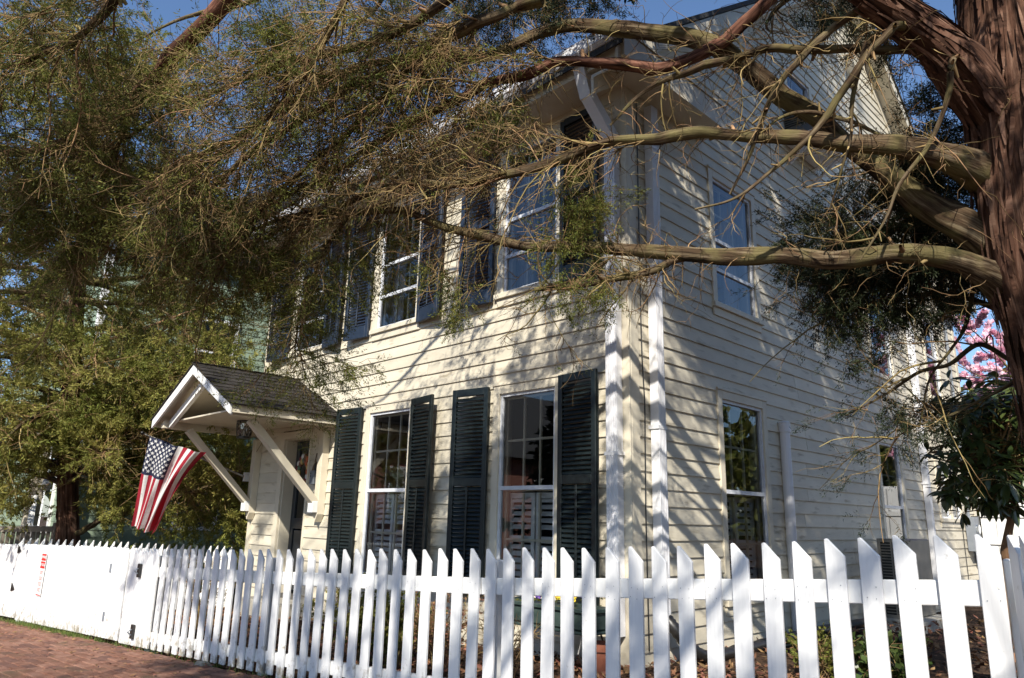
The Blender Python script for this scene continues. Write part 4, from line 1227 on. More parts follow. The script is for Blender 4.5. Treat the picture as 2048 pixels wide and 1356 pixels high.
def pots_and_bits():
    c = (.02, -.42, gz(0))
    p = thing('flower_pot', c, 'terracotta flower pot standing under the planter', 'flower pot')
    MB().lathe(c, [(.07, 0), (.10, .20), (.115, .20), (.115, .25), (.10, .25), (.095, .21)], 16).build('pot', M['terracotta'], p)
    MB().lathe((c[0], c[1], c[2] + .20), [(.094, 0), (.05, .012), (.01, .015)], 12).build('soil', M['mulch'], p)
    # drain pipe and board at the foot of the side wall
    d = MB(); pts = [(.09, .34, .74), (.16, .36, .66), (.24, .46, .52), (.26, .66, .44), (.22, 1.1, .42), (.18, 1.9, .42), (.17, 3.0, .43), (.17, 4.3, .42)]
    pp = catmull(pts, 6)
    rr = [.048 + (.007 if i % 2 else 0) for i in range(len(pp))]
    d.tube(pp, rr, 10)
    o = d.build('drain_pipe', M['black'], smooth=True, origin=(.17, 2.0, .4)); tag(o, 'black corrugated drain pipe lying along the foot of the side wall', 'pipe')
    rk = MB(); rk.ball(tuple(spot(403, 1336, 6.02)), .10, 9, 6, (1.3, .8, .55)); o = rk.build('rock', M['rock'], origin=tuple(spot(403, 1336, 6.02)))
    tag(o, 'small greyish green rock at the foot of the fence on the sidewalk', 'rock')
    for v in o.data.vertices: v.co *= random.uniform(.85, 1.12)
    c = spot(1660, 1325, 5.6)
    rk = MB(); rk.ball(tuple(c), .09, 9, 6, (1.2, 1, .6)); o = rk.build('rock', M['stone'], origin=tuple(c)); tag(o, 'pale rounded rock in the planting bed behind the pickets', 'rock')

def catmull(P, n):
    P = [np.asarray(p, float) for p in P]
    P = [2 * P[0] - P[1]] + P + [2 * P[-1] - P[-2]]
    out = []
    for i in range(1, len(P) - 2):
        p0, p1, p2, p3 = P[i - 1:i + 3]
        for k in range(n):
            t = k / n
            out.append(.5 * ((2 * p1) + (-p0 + p2) * t + (2 * p0 - 5 * p1 + 4 * p2 - p3) * t * t + (-p0 + 3 * p1 - 3 * p2 + p3) * t ** 3))
    out.append(P[-2])
    return out
pots_and_bits()

# ------------------------------------------------------------------ vegetation machinery (numpy)
def norm(v): return v / np.maximum(np.linalg.norm(v, axis=-1, keepdims=True), 1e-9)

def grow(P0, D0, L, K, rng, wander=.3, droop=0.0, lift=0.0):
    """N wandering strands: returns (N,K,3)"""
    N = len(P0)
    P = np.zeros((N, K, 3)); P[:, 0] = P0
    d = norm(np.asarray(D0, float))
    st = (np.asarray(L) / (K - 1))[:, None]
    turn = rng.normal(0, 1, (N, 3)) * wander * .5
    for k in range(1, K):
        d = norm(d + rng.normal(0, wander, (N, 3)) * .6 + turn * .5 + np.array([0, 0, -droop + lift * k / K]))
        P[:, k] = P[:, k - 1] + d * st
    return P

def tubes_np(P, R0, R1, n=3):
    N, K, _ = P.shape
    T = np.empty_like(P)
    T[:, 1:-1] = P[:, 2:] - P[:, :-2]; T[:, 0] = P[:, 1] - P[:, 0]; T[:, -1] = P[:, -1] - P[:, -2]
    T = norm(T)
    ref = np.where(np.abs(T[..., 2:3]) > .9, np.array([1., 0, 0]), np.array([0, 0, 1.]))
    s = norm(np.cross(T, ref)); u = np.cross(s, T)
    f = np.linspace(0, 1, K)[None, :]
    R = (np.asarray(R0)[:, None] * (1 - f) + np.asarray(R1)[:, None] * f)[..., None]
    a = np.arange(n) * 2 * math.pi / n
    V = P[:, :, None, :] + R[..., None] * (s[:, :, None, :] * np.cos(a)[:, None] + u[:, :, None, :] * np.sin(a)[:, None])
    V = V.reshape(-1, 3)
    i = np.arange(N)[:, None, None] * K * n; j = np.arange(K - 1)[None, :, None] * n; k = np.arange(n)[None, None, :]
    k2 = (k + 1) % n
    Q = np.stack([i + j + k, i + j + k2, i + j + n + k2, i + j + n + k], -1).reshape(-1, 4)
    return V, Q

def pick(P, n, rng, t0=.15, t1=1.0):
    """n random points with tangents on strands P (N,K,3)"""
    N, K, _ = P.shape
    i = rng.integers(0, N, n); t = rng.uniform(t0, t1, n) * (K - 1)
    k = np.minimum(t.astype(int), K - 2); f = (t - k)[:, None]
    A, Bq = P[i, k], P[i, k + 1]
    return A + (Bq - A) * f, norm(Bq - A), i

def side_dirs(T, rng, lo=.6, hi=1.2):
    r = norm(np.cross(T, rng.normal(0, 1, T.shape)))
    a = rng.uniform(lo, hi, len(T))[:, None]
    return norm(T * np.cos(a) + r * np.sin(a))

def sprays_np(C, D, rng, n=12, length=.14, leaf=.035, width=.0055, spread=.9):
    """flat sprays of small scale-leaf strips round each axis"""
    N = len(C)
    t = rng.uniform(0, 1, (N, n, 1)); 
    s = norm(np.cross(D, rng.normal(0, 1, D.shape)))
    sg = np.where(rng.random((N, n, 1)) < .5, -1., 1.)
    bend = rng.normal(0, .3, (N, n, 3))
    ax = D[:, None, :] * np.cos(spread * .75) + s[:, None, :] * sg * np.sin(spread * .75) + bend
    ax = norm(ax)
    base = C[:, None, :] + D[:, None, :] * t * length + rng.normal(0, .012, (N, n, 3))
    ll = leaf * rng.uniform(.6, 1.4, (N, n, 1))
    wd = norm(np.cross(ax, rng.normal(0, 1, ax.shape))) * (width * rng.uniform(.7, 1.3, (N, n, 1)))
    V = np.stack([base - wd * .5, base + ax * ll * .5 - wd, base + ax * ll, base + ax * ll * .5 + wd], 2).reshape(-1, 3)
    Q = np.arange(N * n * 4).reshape(-1, 4)
    return V, Q

def cat(parts):
    V, Q, b = [], [], 0
    for v, q in parts:
        V.append(v); Q.append(q + b); b += len(v)
    return np.concatenate(V), np.concatenate(Q)

def limb_obj(name, pts, radii, mat, parent, seg=7, n=9, rough=.10, seed=0, label=None):
    pp = np.array(catmull(pts, seg))
    rr = np.interp(np.linspace(0, len(radii) - 1, len(pp)), np.arange(len(radii)), radii)
    rng = np.random.default_rng(seed + 100)
    if max(radii) > .03: n = max(n, 14)
    K = len(pp)
    ln = np.concatenate([[0], np.cumsum(np.linalg.norm(np.diff(pp, axis=0), axis=1))])
    def smooth_noise(step, cols):
        m = max(3, int(ln[-1] / step) + 2)
        g = rng.normal(0, 1, (m, cols)); x = np.linspace(0, ln[-1], m)
        return np.stack([np.interp(ln, x, g[:, c]) for c in range(cols)], 1)
    wob = smooth_noise(max(.14, 2.2 * max(radii)), 3)
    pp = pp + wob * np.minimum(rr, .03)[:, None] * .35
    T = norm(np.gradient(pp, axis=0))
    ref = np.array([0.1, 0.2, 1.0]); ref /= np.linalg.norm(ref)
    s = norm(np.cross(T, ref)); u = np.cross(s, T)
    a = np.arange(n) * 2 * math.pi / n
    bump = 1 + rough * .55 * smooth_noise(.09, n) + rough * .9 * smooth_noise(.22, 1)
    bump = bump + .10 * np.sin(a[None, :] * 2 + ln[:, None] * 2 + seed) + .05 * np.sin(a[None, :] * 5 + ln[:, None] * 1.5)
    V = pp[:, None, :] + (rr[:, None] * bump)[..., None] * (s[:, None, :] * np.cos(a)[:, None] + u[:, None, :] * np.sin(a)[:, None])
    V = V.reshape(-1, 3)
    j = np.arange(K - 1)[:, None] * n; k = np.arange(n)[None, :]
    Q = np.stack([j + k, j + (k + 1) % n, j + n + (k + 1) % n, j + n + k], -1).reshape(-1, 4)
    ln = np.concatenate([[0], np.cumsum(np.linalg.norm(np.diff(pp, axis=0), axis=1))]) + seed * 3.7
    co = np.stack([rr[:, None] * np.cos(a)[None], rr[:, None] * np.sin(a)[None], np.repeat(ln[:, None], n, 1)], -1).reshape(-1, 3)
    o = np_mesh(name, V, Q, mat, parent, smooth=True, co=co)
    if label: o['label'] = label
    return o, pp, rr

# ------------------------------------------------------------------ the near cedar (trunk at the right)
def px_limb(pts):
    P = [spot(x, y, d) for x, y, d, w in pts]
    R = [max(w, 3) * d / FPX / 2 * .83 for x, y, d, w in pts]
    return P, R

FLOW = -RT * .85 - UP * .40

def near_cedar():
    rng = np.random.default_rng(42)
    base = spot(2215, 1330, 3.95)
    zb = gz(base[0])
    t = thing('cedar_tree', (base[0], base[1], zb), 'big old cedar with shaggy reddish trunk at the right and long limbs across the house', 'tree')
    # trunk with stringy ridges
    tp = [(2290, 1600, 3.95, 250), (2215, 1330, 3.95, 215), (2165, 1000, 3.97, 178), (2128, 820, 4.0, 172), (2092, 650, 4.0, 176), (2062, 520, 4.0, 196), (2040, 380, 4.02, 186), (2024, 250, 4.03, 182), (2008, 120, 4.05, 178), (1996, -20, 4.1, 165), (1975, -300, 4.2, 150), (1960, -700, 4.3, 130)]
    P, R = px_limb(tp)
    P = list(P) + [np.array([2.95, -1.0, 8.6]), np.array([2.9, -1.0, 11.0]), np.array([2.9, -.9, 13.5])]; R = list(R) + [.13, .08, .03]
    pp = np.array(catmull(P, 9)); rr = np.interp(np.linspace(0, len(R) - 1, len(pp)), np.arange(len(R)), R)
    K, n = len(pp), 72
    T = norm(np.gradient(pp, axis=0)); ref = np.array([1., .2, 0]); s = norm(np.cross(T, ref)); u = np.cross(s, T)
    a = np.arange(n) * 2 * math.pi / n
    z = np.linspace(0, 9, K)[:, None]
    tw = a[None, :] + .10 * np.sin(z * 1.3)
    bump = .028 * np.sin(tw * 9 + 1.1 * np.sin(z)) + .022 * np.sin(tw * 17 + 2 * np.sin(z * .8)) + .020 * np.sin(tw * 31 + z) + rng.normal(0, .012, (K, n)) + .02 * np.sin(tw * 23 - 1.7 * z) + .05 * np.sin(tw * 2 + z * .6) + .03 * np.sin(tw * 3 - z)
    V = pp[:, None] + (rr[:, None] * (1 + bump))[..., None] * (s[:, None] * np.cos(a)[:, None] + u[:, None] * np.sin(a)[:, None])
    j = np.arange(K - 1)[:, None] * n; k = np.arange(n)[None]
    Q = np.stack([j + k, j + (k + 1) % n, j + n + (k + 1) % n, j + n + k], -1).reshape(-1, 4)
    ln = np.concatenate([[0], np.cumsum(np.linalg.norm(np.diff(pp, axis=0), axis=1))])
    co = np.stack([rr[:, None] * np.cos(a)[None], rr[:, None] * np.sin(a)[None], np.repeat(ln[:, None], n, 1)], -1).reshape(-1, 3)
    np_mesh('trunk', V.reshape(-1, 3), Q, M['bark'], t, smooth=True, co=co)
    pp_t = pp.copy()
    fork, fr_ = px_limb([(2000, 250, 4.02, 116), (1935, 165, 3.98, 112), (1880, 95, 3.95, 96), (1810, 40, 3.92, 84), (1730, -15, 3.9, 76)])
    fork = np.array(catmull(fork, 8)); fr_ = np.interp(np.linspace(0, len(fr_) - 1, len(fork)), np.arange(len(fr_)), fr_)
    SV, SQ, SC, b0 = [], [], [], 0
    for (ax, rr_a, N) in ((pp[:96], rr[:96], 900), (fork, fr_, 160)):
        Ta = norm(np.gradient(ax, axis=0)); sa = norm(np.cross(Ta, ref)); ua = np.cross(sa, Ta)
        la = np.concatenate([[0], np.cumsum(np.linalg.norm(np.diff(ax, axis=0), axis=1))])
        for q in range(N):
            l0 = rng.uniform(0, la[-1]); L_ = rng.uniform(.10, .5); a0 = rng.uniform(0, 6.283); w_ = rng.uniform(.005, .016); K_ = 6
            ll = np.clip(l0 + np.linspace(0, L_, K_), 0, la[-1]); x = np.interp(ll, la, np.arange(len(la))); kk = np.minimum(x.astype(int), len(ax) - 2); f_ = (x - kk)[:, None]
            cc = ax[kk] * (1 - f_) + ax[kk + 1] * f_; ra = np.interp(ll, la, rr_a)
            an = a0 + .10 * np.sin(ll * 4 + q) + np.linspace(0, rng.normal(0, .10), K_)
            lift = .006 + .010 * np.abs(np.linspace(-1, 1, K_)) ** 2 * rng.uniform(0, 1.4)
            dr = sa[kk] * np.cos(an)[:, None] + ua[kk] * np.sin(an)[:, None]; dt = -sa[kk] * np.sin(an)[:, None] + ua[kk] * np.cos(an)[:, None]
            wv = w_ * np.array([.25, .8, 1, 1, .8, .2])
            P_ = cc + dr * (ra * 1.045 + lift)[:, None]
            SV += [np.stack([P_ - dt * wv[:, None], P_ + dt * wv[:, None] + dr * .003], 1).reshape(-1, 3)]
            SC += [np.stack([np.stack([ra * np.cos(an) + q * .31, ra * np.sin(an), ll], -1)] * 2, 1).reshape(-1, 3)]
            SQ += [np.array([[2 * i, 2 * i + 2, 2 * i + 3, 2 * i + 1] for i in range(K_ - 1)]) + b0]; b0 += 2 * K_
    np_mesh('bark_strips', np.concatenate(SV), np.concatenate(SQ), M['bark'], t, smooth=True, co=np.concatenate(SC))['kind'] = 'stuff'
    Lm = [
        ('bark', [(2060, 370, 4.12, 90), (2000, 250, 4.02, 116), (1935, 165, 3.98, 112), (1880, 95, 3.95, 96), (1810, 40, 3.92, 84), (1730, -15, 3.9, 76), (1600, -110, 3.85, 64), (1400, -260, 3.8, 50), (1150, -400, 3.8, 34)]),
        ('limb', [(2060, 610, 4.14, 120), (1995, 564, 4.03, 92), (1930, 532, 4.03, 62), (1860, 515, 4.08, 52), (1780, 512, 4.13, 50), (1680, 518, 4.2, 42), (1580, 514, 4.3, 36), (1480, 515, 4.35, 37), (1350, 507, 4.45, 35), (1215, 497, 4.55, 31), (1060, 490, 4.65, 27), (940, 470, 4.75, 21), (860, 447, 4.85, 18), (800, 425, 4.95, 16), (700, 423, 5.0, 15), (600, 430, 5.1, 13), (500, 462, 5.2, 9), (430, 500, 5.25, 5)]),
        ('limb', [(1390, 512, 4.42, 22), (1330, 528, 4.44, 19), (1260, 548, 4.46, 17), (1200, 562, 4.48, 15), (1130, 575, 4.5, 13), (1066, 580, 4.52, 9)]),
        ('limb', [(2020, 370, 4.12, 104), (1935, 320, 3.99, 72), (1870, 300, 3.98, 54), (1780, 288, 4.0, 46), (1680, 282, 4.05, 38), (1590, 276, 4.1, 34), (1500, 271, 4.15, 30), (1400, 268, 4.2, 31), (1330, 270, 4.25, 30), (1250, 283, 4.3, 28), (1170, 302, 4.35, 26), (1090, 332, 4.4, 23), (1000, 352, 4.5, 20), (900, 366, 4.6, 17), (830, 362, 4.7, 15), (750, 385, 4.8, 11), (660, 420, 4.9, 8), (570, 440, 5.0, 5)]),
        ('limb', [(2040, 530, 4.15, 96), (1940, 462, 4.12, 78), (1860, 415, 4.2, 70), (1760, 335, 4.3, 62), (1660, 262, 4.4, 54), (1580, 205, 4.45, 48), (1490, 140, 4.5, 45), (1440, 108, 4.5, 50), (1385, 82, 4.55, 40), (1300, 62, 4.6, 36), (1210, 50, 4.65, 33), (1137, 50, 4.7, 30), (1068, 66, 4.75, 27), (1002, 100, 4.8, 24), (943, 114, 4.85, 21), (874, 105, 4.9, 19), (784, 118, 4.95, 17), (690, 150, 5.0, 15), (590, 200, 5.1, 13), (480, 270, 5.2, 11), (360, 330, 5.3, 8), (230, 410, 5.4, 5)]),
        ('barklimb', [(1560, -20, 4.3, 34), (1500, 38, 4.35, 33), (1440, 78, 4.4, 34), (1390, 112, 4.42, 34), (1330, 132, 4.45, 31), (1270, 130, 4.5, 28), (1200, 126, 4.52, 26), (1120, 122, 4.55, 24), (1050, 148, 4.6, 22), (990, 168, 4.62, 20), (920, 196, 4.65, 18), (840, 240, 4.7, 16), (750, 290, 4.8, 14), (660, 350, 4.9, 11), (560, 400, 5.0, 8), (440, 470, 5.1, 5)]),
        ('limb', [(1900, 80, 3.96, 46), (1850, 92, 3.96, 30), (1790, 100, 4.0, 24), (1680, 99, 4.05, 22), (1580, 97, 4.1, 21), (1520, 100, 4.15, 20), (1470, 118, 4.2, 20), (1420, 135, 4.25, 19), (1350, 150, 4.3, 14), (1280, 190, 4.35, 9), (1220, 250, 4.4, 6)]),
        ('limb', [(1800, 20, 3.98, 24), (1755, -2, 3.9, 22), (1700, 30, 3.95, 20), (1650, 70, 4.0, 18), (1600, 115, 4.02, 16), (1560, 160, 4.05, 15), (1535, 210, 4.07, 14), (1515, 260, 4.1, 11), (1490, 330, 4.12, 8), (1460, 390, 4.15, 6)]),
        ('limb', [(1890, 70, 3.97, 26), (1800, 52, 3.86, 20), (1760, 85, 3.85, 17), (1720, 130, 3.87, 15), (1680, 190, 3.9, 14), (1640, 250, 3.92, 13), (1590, 300, 3.95, 11), (1540, 345, 3.98, 8), (1470, 395, 4.0, 6), (1390, 420, 4.05, 4)]),
        ('limb', [(1925, 90, 4.0, 26), (1902, 130, 3.82, 17), (1898, 180, 3.82, 14), (1880, 240, 3.84, 12), (1850, 300, 3.86, 10), (1800, 370, 3.9, 9), (1770, 440, 3.92, 7), (1720, 520, 3.95, 5)]),
        ('limb', [(1735, 85, 3.9, 16), (1722, 130, 3.92, 13), (1706, 190, 3.95, 11), (1702, 270, 3.97, 8), (1680, 350, 4.0, 6), (1660, 420, 4.02, 4)]),
        ('limb', [(1760, 270, 4.15, 9), (1690, 240, 4.15, 11), (1620, 222, 4.15, 10), (1560, 236, 4.15, 7), (1500, 290, 4.15, 4)]),
        # upper left limbs
        ('barklimb', [(560, -140, 4.6, 64), (500, -60, 4.6, 52), (440, 15, 4.62, 44), (390, 75, 4.65, 38), (335, 120, 4.7, 34), (290, 175, 4.75, 30), (235, 235, 4.8, 26), (160, 275, 4.85, 22), (70, 300, 4.9, 18), (-60, 315, 5.0, 14)]),
        ('limb', [(1080, 0, 4.4, 30), (1010, 25, 4.45, 27), (930, 60, 4.5, 25), (850, 100, 4.55, 23), (770, 140, 4.6, 21), (680, 185, 4.65, 18), (600, 240, 4.7, 16), (510, 300, 4.8, 14), (430, 370, 4.9, 11), (340, 430, 5.0, 8), (230, 480, 5.1, 5)]),
        ('limb', [(960, -60, 4.3, 26), (880, 10, 4.35, 23), (800, 60, 4.4, 21), (700, 95, 4.45, 18), (590, 125, 4.5, 15), (460, 170, 4.6, 12), (330, 230, 4.7, 9), (180, 320, 4.8, 6)]),
        ('limb', [(740, -80, 4.1, 20), (690, 0, 4.15, 17), (650, 80, 4.2, 14), (600, 160, 4.3, 12), (520, 250, 4.4, 10), (420, 320, 4.5, 8), (300, 370, 4.6, 5)]),
        ('limb', [(830, 120, 4.6, 15), (760, 200, 4.65, 14), (700, 260, 4.7, 13), (620, 330, 4.75, 11), (540, 400, 4.85, 9), (470, 490, 4.95, 7), (420, 580, 5.1, 4)]),
        ('limb', [(330, -120, 4.0, 30), (250, -20, 4.05, 25), (170, 60, 4.1, 20), (80, 110, 4.2, 16), (-40, 150, 4.3, 12)]),
        ('limb', [(160, 290, 4.8, 16), (120, 350, 4.85, 13), (60, 400, 4.9, 10), (-20, 460, 5.0, 7)]),
        ('limb', [(300, 160, 4.7, 14), (250, 260, 4.75, 12), (210, 350, 4.8, 10), (190, 450, 4.9, 7), (150, 540, 5.0, 4)]),
        ('limb', [(700, 425, 5.0, 11), (660, 480, 5.05, 9), (630, 550, 5.1, 7), (600, 630, 5.15, 5), (590, 700, 5.2, 3)]),
        # dark sprays on the right
        ('limb', [(2020, 720, 4.3, 14), (1960, 690, 4.4, 12), (1900, 730, 4.5, 9), (1840, 745, 4.6, 7), (1770, 790, 4.7, 5), (1690, 832, 4.8, 3)]),
        ('limb', [(2030, 640, 4.3, 16), (1950, 600, 4.5, 13), (1860, 585, 4.6, 10), (1770, 600, 4.7, 7), (1680, 630, 4.8, 5), (1610, 622, 4.85, 3)]),
        ('limb', [(2010, 470, 4.3, 16), (1930, 440, 4.5, 13), (1840, 440, 4.6, 10), (1760, 470, 4.7, 7), (1680, 490, 4.8, 4)]),
        ('limb', [(1990, 320, 4.3, 16), (1920, 300, 4.4, 12), (1840, 300, 4.5, 9), (1760, 330, 4.6, 7), (1690, 340, 4.7, 4)]),
        ('limb', [(2040, 760, 4.3, 12), (1980, 790, 4.45, 10), (1900, 830, 4.55, 7), (1840, 850, 4.6, 5), (1780, 880, 4.7, 3)]),
        ('limb', [(1950, 560, 4.4, 10), (1930, 650, 4.5, 9), (1900, 700, 4.5, 7), (1860, 760, 4.55, 5), (1840, 850, 4.6, 3)]),
    ]
    allP = []
    for i, (mt, L) in enumerate(Lm):
        P, R = px_limb(L)
        o, pp, rr = limb_obj('branch', P, R, M[mt], t, seed=i)
        allP.append((pp, rr, i))
    # upper crown: limbs radiating above the picture, they shade the house and the walk
    crown = []
    NL = 46
    for k in range(NL):
        f = k / (NL - 1)
        zc = 5.0 + 8.0 * f
        b = pp_t[np.argmin(np.abs(pp_t[:, 2] - zc))]
        az = k * 2.399 + .4
        d = np.array([math.cos(az), math.sin(az), rng.uniform(.0, .4)])
        ln = (3.5 - 1.9 * f) * rng.uniform(.8, 1.15)
        pts = [b]
        for q in range(5):
            d = norm(d + rng.normal(0, .16, 3) + np.array([0, 0, -.03])); pts.append(pts[-1] + d * ln / 5)
        if zc < 11 and any(p[1] > -0.8 and p[0] < 0.9 for p in pts):
            pts = [b] + [p * np.array([1, 1, 1]) + np.array([max(0, 1.0 - p[0]), 0, 0]) for p in pts[1:]]
        o, pp, rr = limb_obj('branch', pts, [.045, .036, .03, .022, .014, .006], M['limb'], t, seed=200 + k, n=7)
        crown.append(pp)
    # long limbs reaching left above the picture: they shade the house front
    for k in range(2):
        zc = 5.35 + .3 * k
        b = pp_t[np.argmin(np.abs(pp_t[:, 2] - zc))]
        tx, ty = -3.4 + 1.1 * (k % 4), -3.7 + .28 * (k * 5 % 9)
        e = np.array([tx, ty, zc + .25])
        pts = [b + (e - b) * q / 7 + rng.normal(0, .10, 3) * (q > 0) + np.array([0, 0, .35 * math.sin(math.pi * q / 7)]) for q in range(8)]
        o, pp, rr = limb_obj('branch', pts, [.05, .045, .04, .034, .028, .022, .014, .006], M['limb'], t, seed=300 + k, n=7)
        crown.append(pp); crown.append(pp[len(pp) // 2:])

    eave_limbs = []  # limbs added above the frame to shade the front wall
    for k in range(7):
        b = pp_t[np.argmin(np.abs(pp_t[:, 2] - (5.7 + .1 * k)))]
        e = np.array([-.9 + .32 * k, -2.3 + .2 * (k * 3 % 7), 5.95 + .13 * k])
        pts = [b + (e - b) * q / 6 + rng.normal(0, .08, 3) * (q > 0) for q in range(7)]
        o, pp, rr = limb_obj('branch', pts, [.04, .036, .03, .024, .016, .010, .005], M['limb'], t, seed=340 + k, n=7)
        eave_limbs.append(pp[len(pp) // 3:])
    st_l = []  # street-side limbs, added with their clumps to shade the side wall
    for k in range(12):
        b = pp_t[np.argmin(np.abs(pp_t[:, 2] - (5.6 + .22 * k)))]
        e = np.array([1.9 + .8 * (k % 4), -5.2 + .33 * (k * 5 % 9), 6.3 + .19 * k])
        pts = [b + (e - b) * q / 6 + rng.normal(0, .10, 3) * (q > 0) for q in range(7)]
        o, pp, rr = limb_obj('branch', pts, [.05, .043, .036, .028, .02, .013, .006], M['limb'], t, seed=360 + k, n=7)
        st_l.append(pp[len(pp) // 3:])
    stp = np.concatenate(st_l)
    # ---- dead twigs, level 1 from the limbs
    def resample(pp, K=10):
        i = np.linspace(0, len(pp) - 1, K); k = np.minimum(i.astype(int), len(pp) - 2); f = (i - k)[:, None]
        return pp[k] * (1 - f) + pp[k + 1] * f
    parts_t, parts_l, parts_d = [], [], []
    # weights: how many branchlets each limb bears
    wts = {0: 5, 1: 30, 2: 7, 3: 30, 4: 62, 5: 52, 6: 5, 7: 5, 8: 5, 9: 4, 10: 3, 11: 2, 12: 30, 13: 42, 14: 44, 15: 36, 16: 30, 17: 30, 18: 20, 19: 26, 20: 14, 21: 5, 22: 6, 23: 6, 24: 6, 25: 4, 26: 4}
    l1 = []
    for pp, rr, i in allP:
        A = resample(pp, 24)[None]
        n = wts.get(i, 10)
        t0 = {1: .50, 3: .48, 4: .62, 5: .46}.get(i, .12)
        C, T, _ = pick(A, n, rng, t0, 1.0)
        D = side_dirs(T, rng, .4, 1.15)
        if (12 <= i < 21) or i in (1, 3, 4, 5): D = norm(D + FLOW * .65)
        Lg = rng.uniform(.25, .95, n) * (1 if i >= 12 or i in (4, 5, 3, 1) else .6)
        G1 = grow(C, D, Lg, 8, rng, wander=.28, droop=.05)
        l1.append((G1, i))
        v, q = tubes_np(G1, rng.uniform(.0045, .0085, n), np.full(n, .0018), 4); parts_t.append((v, q))
        # sparse short spurs on the front parts of the big limbs
        if i in (1, 3, 4, 5, 6, 2):
            m = 60
            C, T, _ = pick(A, m, rng, .05, .60)
            D = norm(side_dirs(T, rng, .7, 1.5) + np.array([0, 0, -.25]))
            Gs = grow(C, D, rng.uniform(.08, .50, m), 9, rng, wander=.42, droop=.02)
            parts_t.append(tubes_np(Gs, rng.uniform(.0022, .005, m), np.full(m, .001), 3))
            C, T, _ = pick(Gs, m * 2, rng, .3, 1)
            Gs2 = grow(C, side_dirs(T, rng), rng.uniform(.04, .16, m * 2), 4, rng, wander=.35)
            parts_t.append(tubes_np(Gs2, np.full(m * 2, .0018), np.full(m * 2, .0008), 3))
    for G1, i in l1:
        n1 = len(G1)
        k2, k3 = (9, 5) if (i >= 12 and i < 21) or i in (4, 5) else ((7, 3) if i in (1, 3) else (3, 3))
        C, T, _ = pick(G1, n1 * k2, rng, .08, 1)
        D = norm(side_dirs(T, rng, .4, 1.15) + (FLOW * .35 if i < 21 else np.array([-.08, 0, -.12])))
        G2 = grow(C, D, rng.uniform(.10, .42, len(C)), 6, rng, wander=.34, droop=.03)
        parts_t.append(tubes_np(G2, rng.uniform(.0022, .0042, len(C)), np.full(len(C), .001), 3))
        C, T, _ = pick(G2, len(G2) * k3, rng, .2, 1)
        G3 = grow(C, side_dirs(T, rng, .4, 1.2), rng.uniform(.05, .19, len(C)), 4, rng, wander=.38, droop=.02)
        parts_t.append(tubes_np(G3, rng.uniform(.0013, .0023, len(C)), np.full(len(C), .0007), 3))
        # live foliage at a share of the tips
        share = {12: .55, 13: .36, 14: .50, 15: .55, 16: .40, 17: .8, 18: 1.2, 19: 1.0, 20: 1.3, 1: .12, 3: .07, 4: .34, 5: .20}.get(i, .0 if i < 21 else 1.2)
        m = int(len(G3) * share)
        if m:
            C, T, _ = pick(G3, m, rng, .5, 1)
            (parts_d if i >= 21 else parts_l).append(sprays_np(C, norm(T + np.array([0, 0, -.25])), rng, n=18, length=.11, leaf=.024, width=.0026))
    # crown above
    cr = np.stack([resample(pp, 10) for pp in crown])
    n = 1750
    C, T, _ = pick(cr, n, rng, .1, 1); D = side_dirs(T, rng, .5, 1.2)
    G1 = grow(C, D, rng.uniform(.3, .9, n), 6, rng, wander=.28)
    low = G1[:, :, 2].min(1) < 5.25 - .18 * np.abs(G1[:, -1, 1] + 2.6)
    low = low | ((G1[:, -1, 0] < .6) & (G1[:, -1, 1] < -2.4) & (G1[:, -1, 2] < 8))
    keep = ~((G1[:, -1, 1] > -.5) & (G1[:, -1, 0] < .8) & (G1[:, -1, 2] < 11)) & ~(low & (G1[:, -1, 0] < 2.2)); G1 = G1[keep]; n = len(G1)
    parts_t.append(tubes_np(G1, np.full(n, .008), np.full(n, .002), 3))
    C, T, _ = pick(G1, n * 4, rng, .1, 1)
    G2 = grow(C, side_dirs(T, rng), rng.uniform(.12, .4, len(C)), 4, rng, wander=.3)
    parts_t.append(tubes_np(G2, np.full(len(C), .003), np.full(len(C), .001), 3))
    C, T, _ = pick(G2, len(G2) * 3, rng, .2, 1)
    w_ = C - CAM; dz_ = np.maximum(w_ @ FW, .1); inview = (w_ @ FW > .1) & (678 - FPX * (w_ @ UP) / dz_ > -30) & (1024 + FPX * (w_ @ RT) / dz_ < 1760)
    C, T = C[~inview], T[~inview]
    parts_d.append(sprays_np(C, T, rng, n=10, length=.16, leaf=.055, width=.011))
    # denser clumps of foliage high in the crown, added to streak the side wall with shade
    allc = cr.reshape(-1, 3)
    for k in range(270):
        c = allc[rng.integers(0, len(allc))] + rng.normal(0, .35, 3)
        if c[2] < 5.7 or (c[1] > -.7 and c[0] < .9 and c[2] < 11): continue
        w_ = c - CAM; dz_ = w_ @ FW
        if dz_ > .2 and 678 - FPX * (w_ @ UP) / dz_ > -130 and 1024 + FPX * (w_ @ RT) / dz_ < 2150: continue
        if c[0] < .8 and c[1] < -2.2 and c[2] < 8.5: continue
        m = 46
        C = c + rng.normal(0, 1, (m, 3)) * np.array([.17, .17, .11]); T = norm(rng.normal(0, 1, (m, 3)) + [0, 0, -.2])
        parts_d.append(sprays_np(C, T, rng, n=9, length=.14, leaf=.06, width=.014))
        Gc = grow(np.repeat(c[None], 8, 0), norm(rng.normal(0, 1, (8, 3))), np.full(8, .35), 4, rng); parts_t.append(tubes_np(Gc, np.full(8, .004), np.full(8, .001), 3))
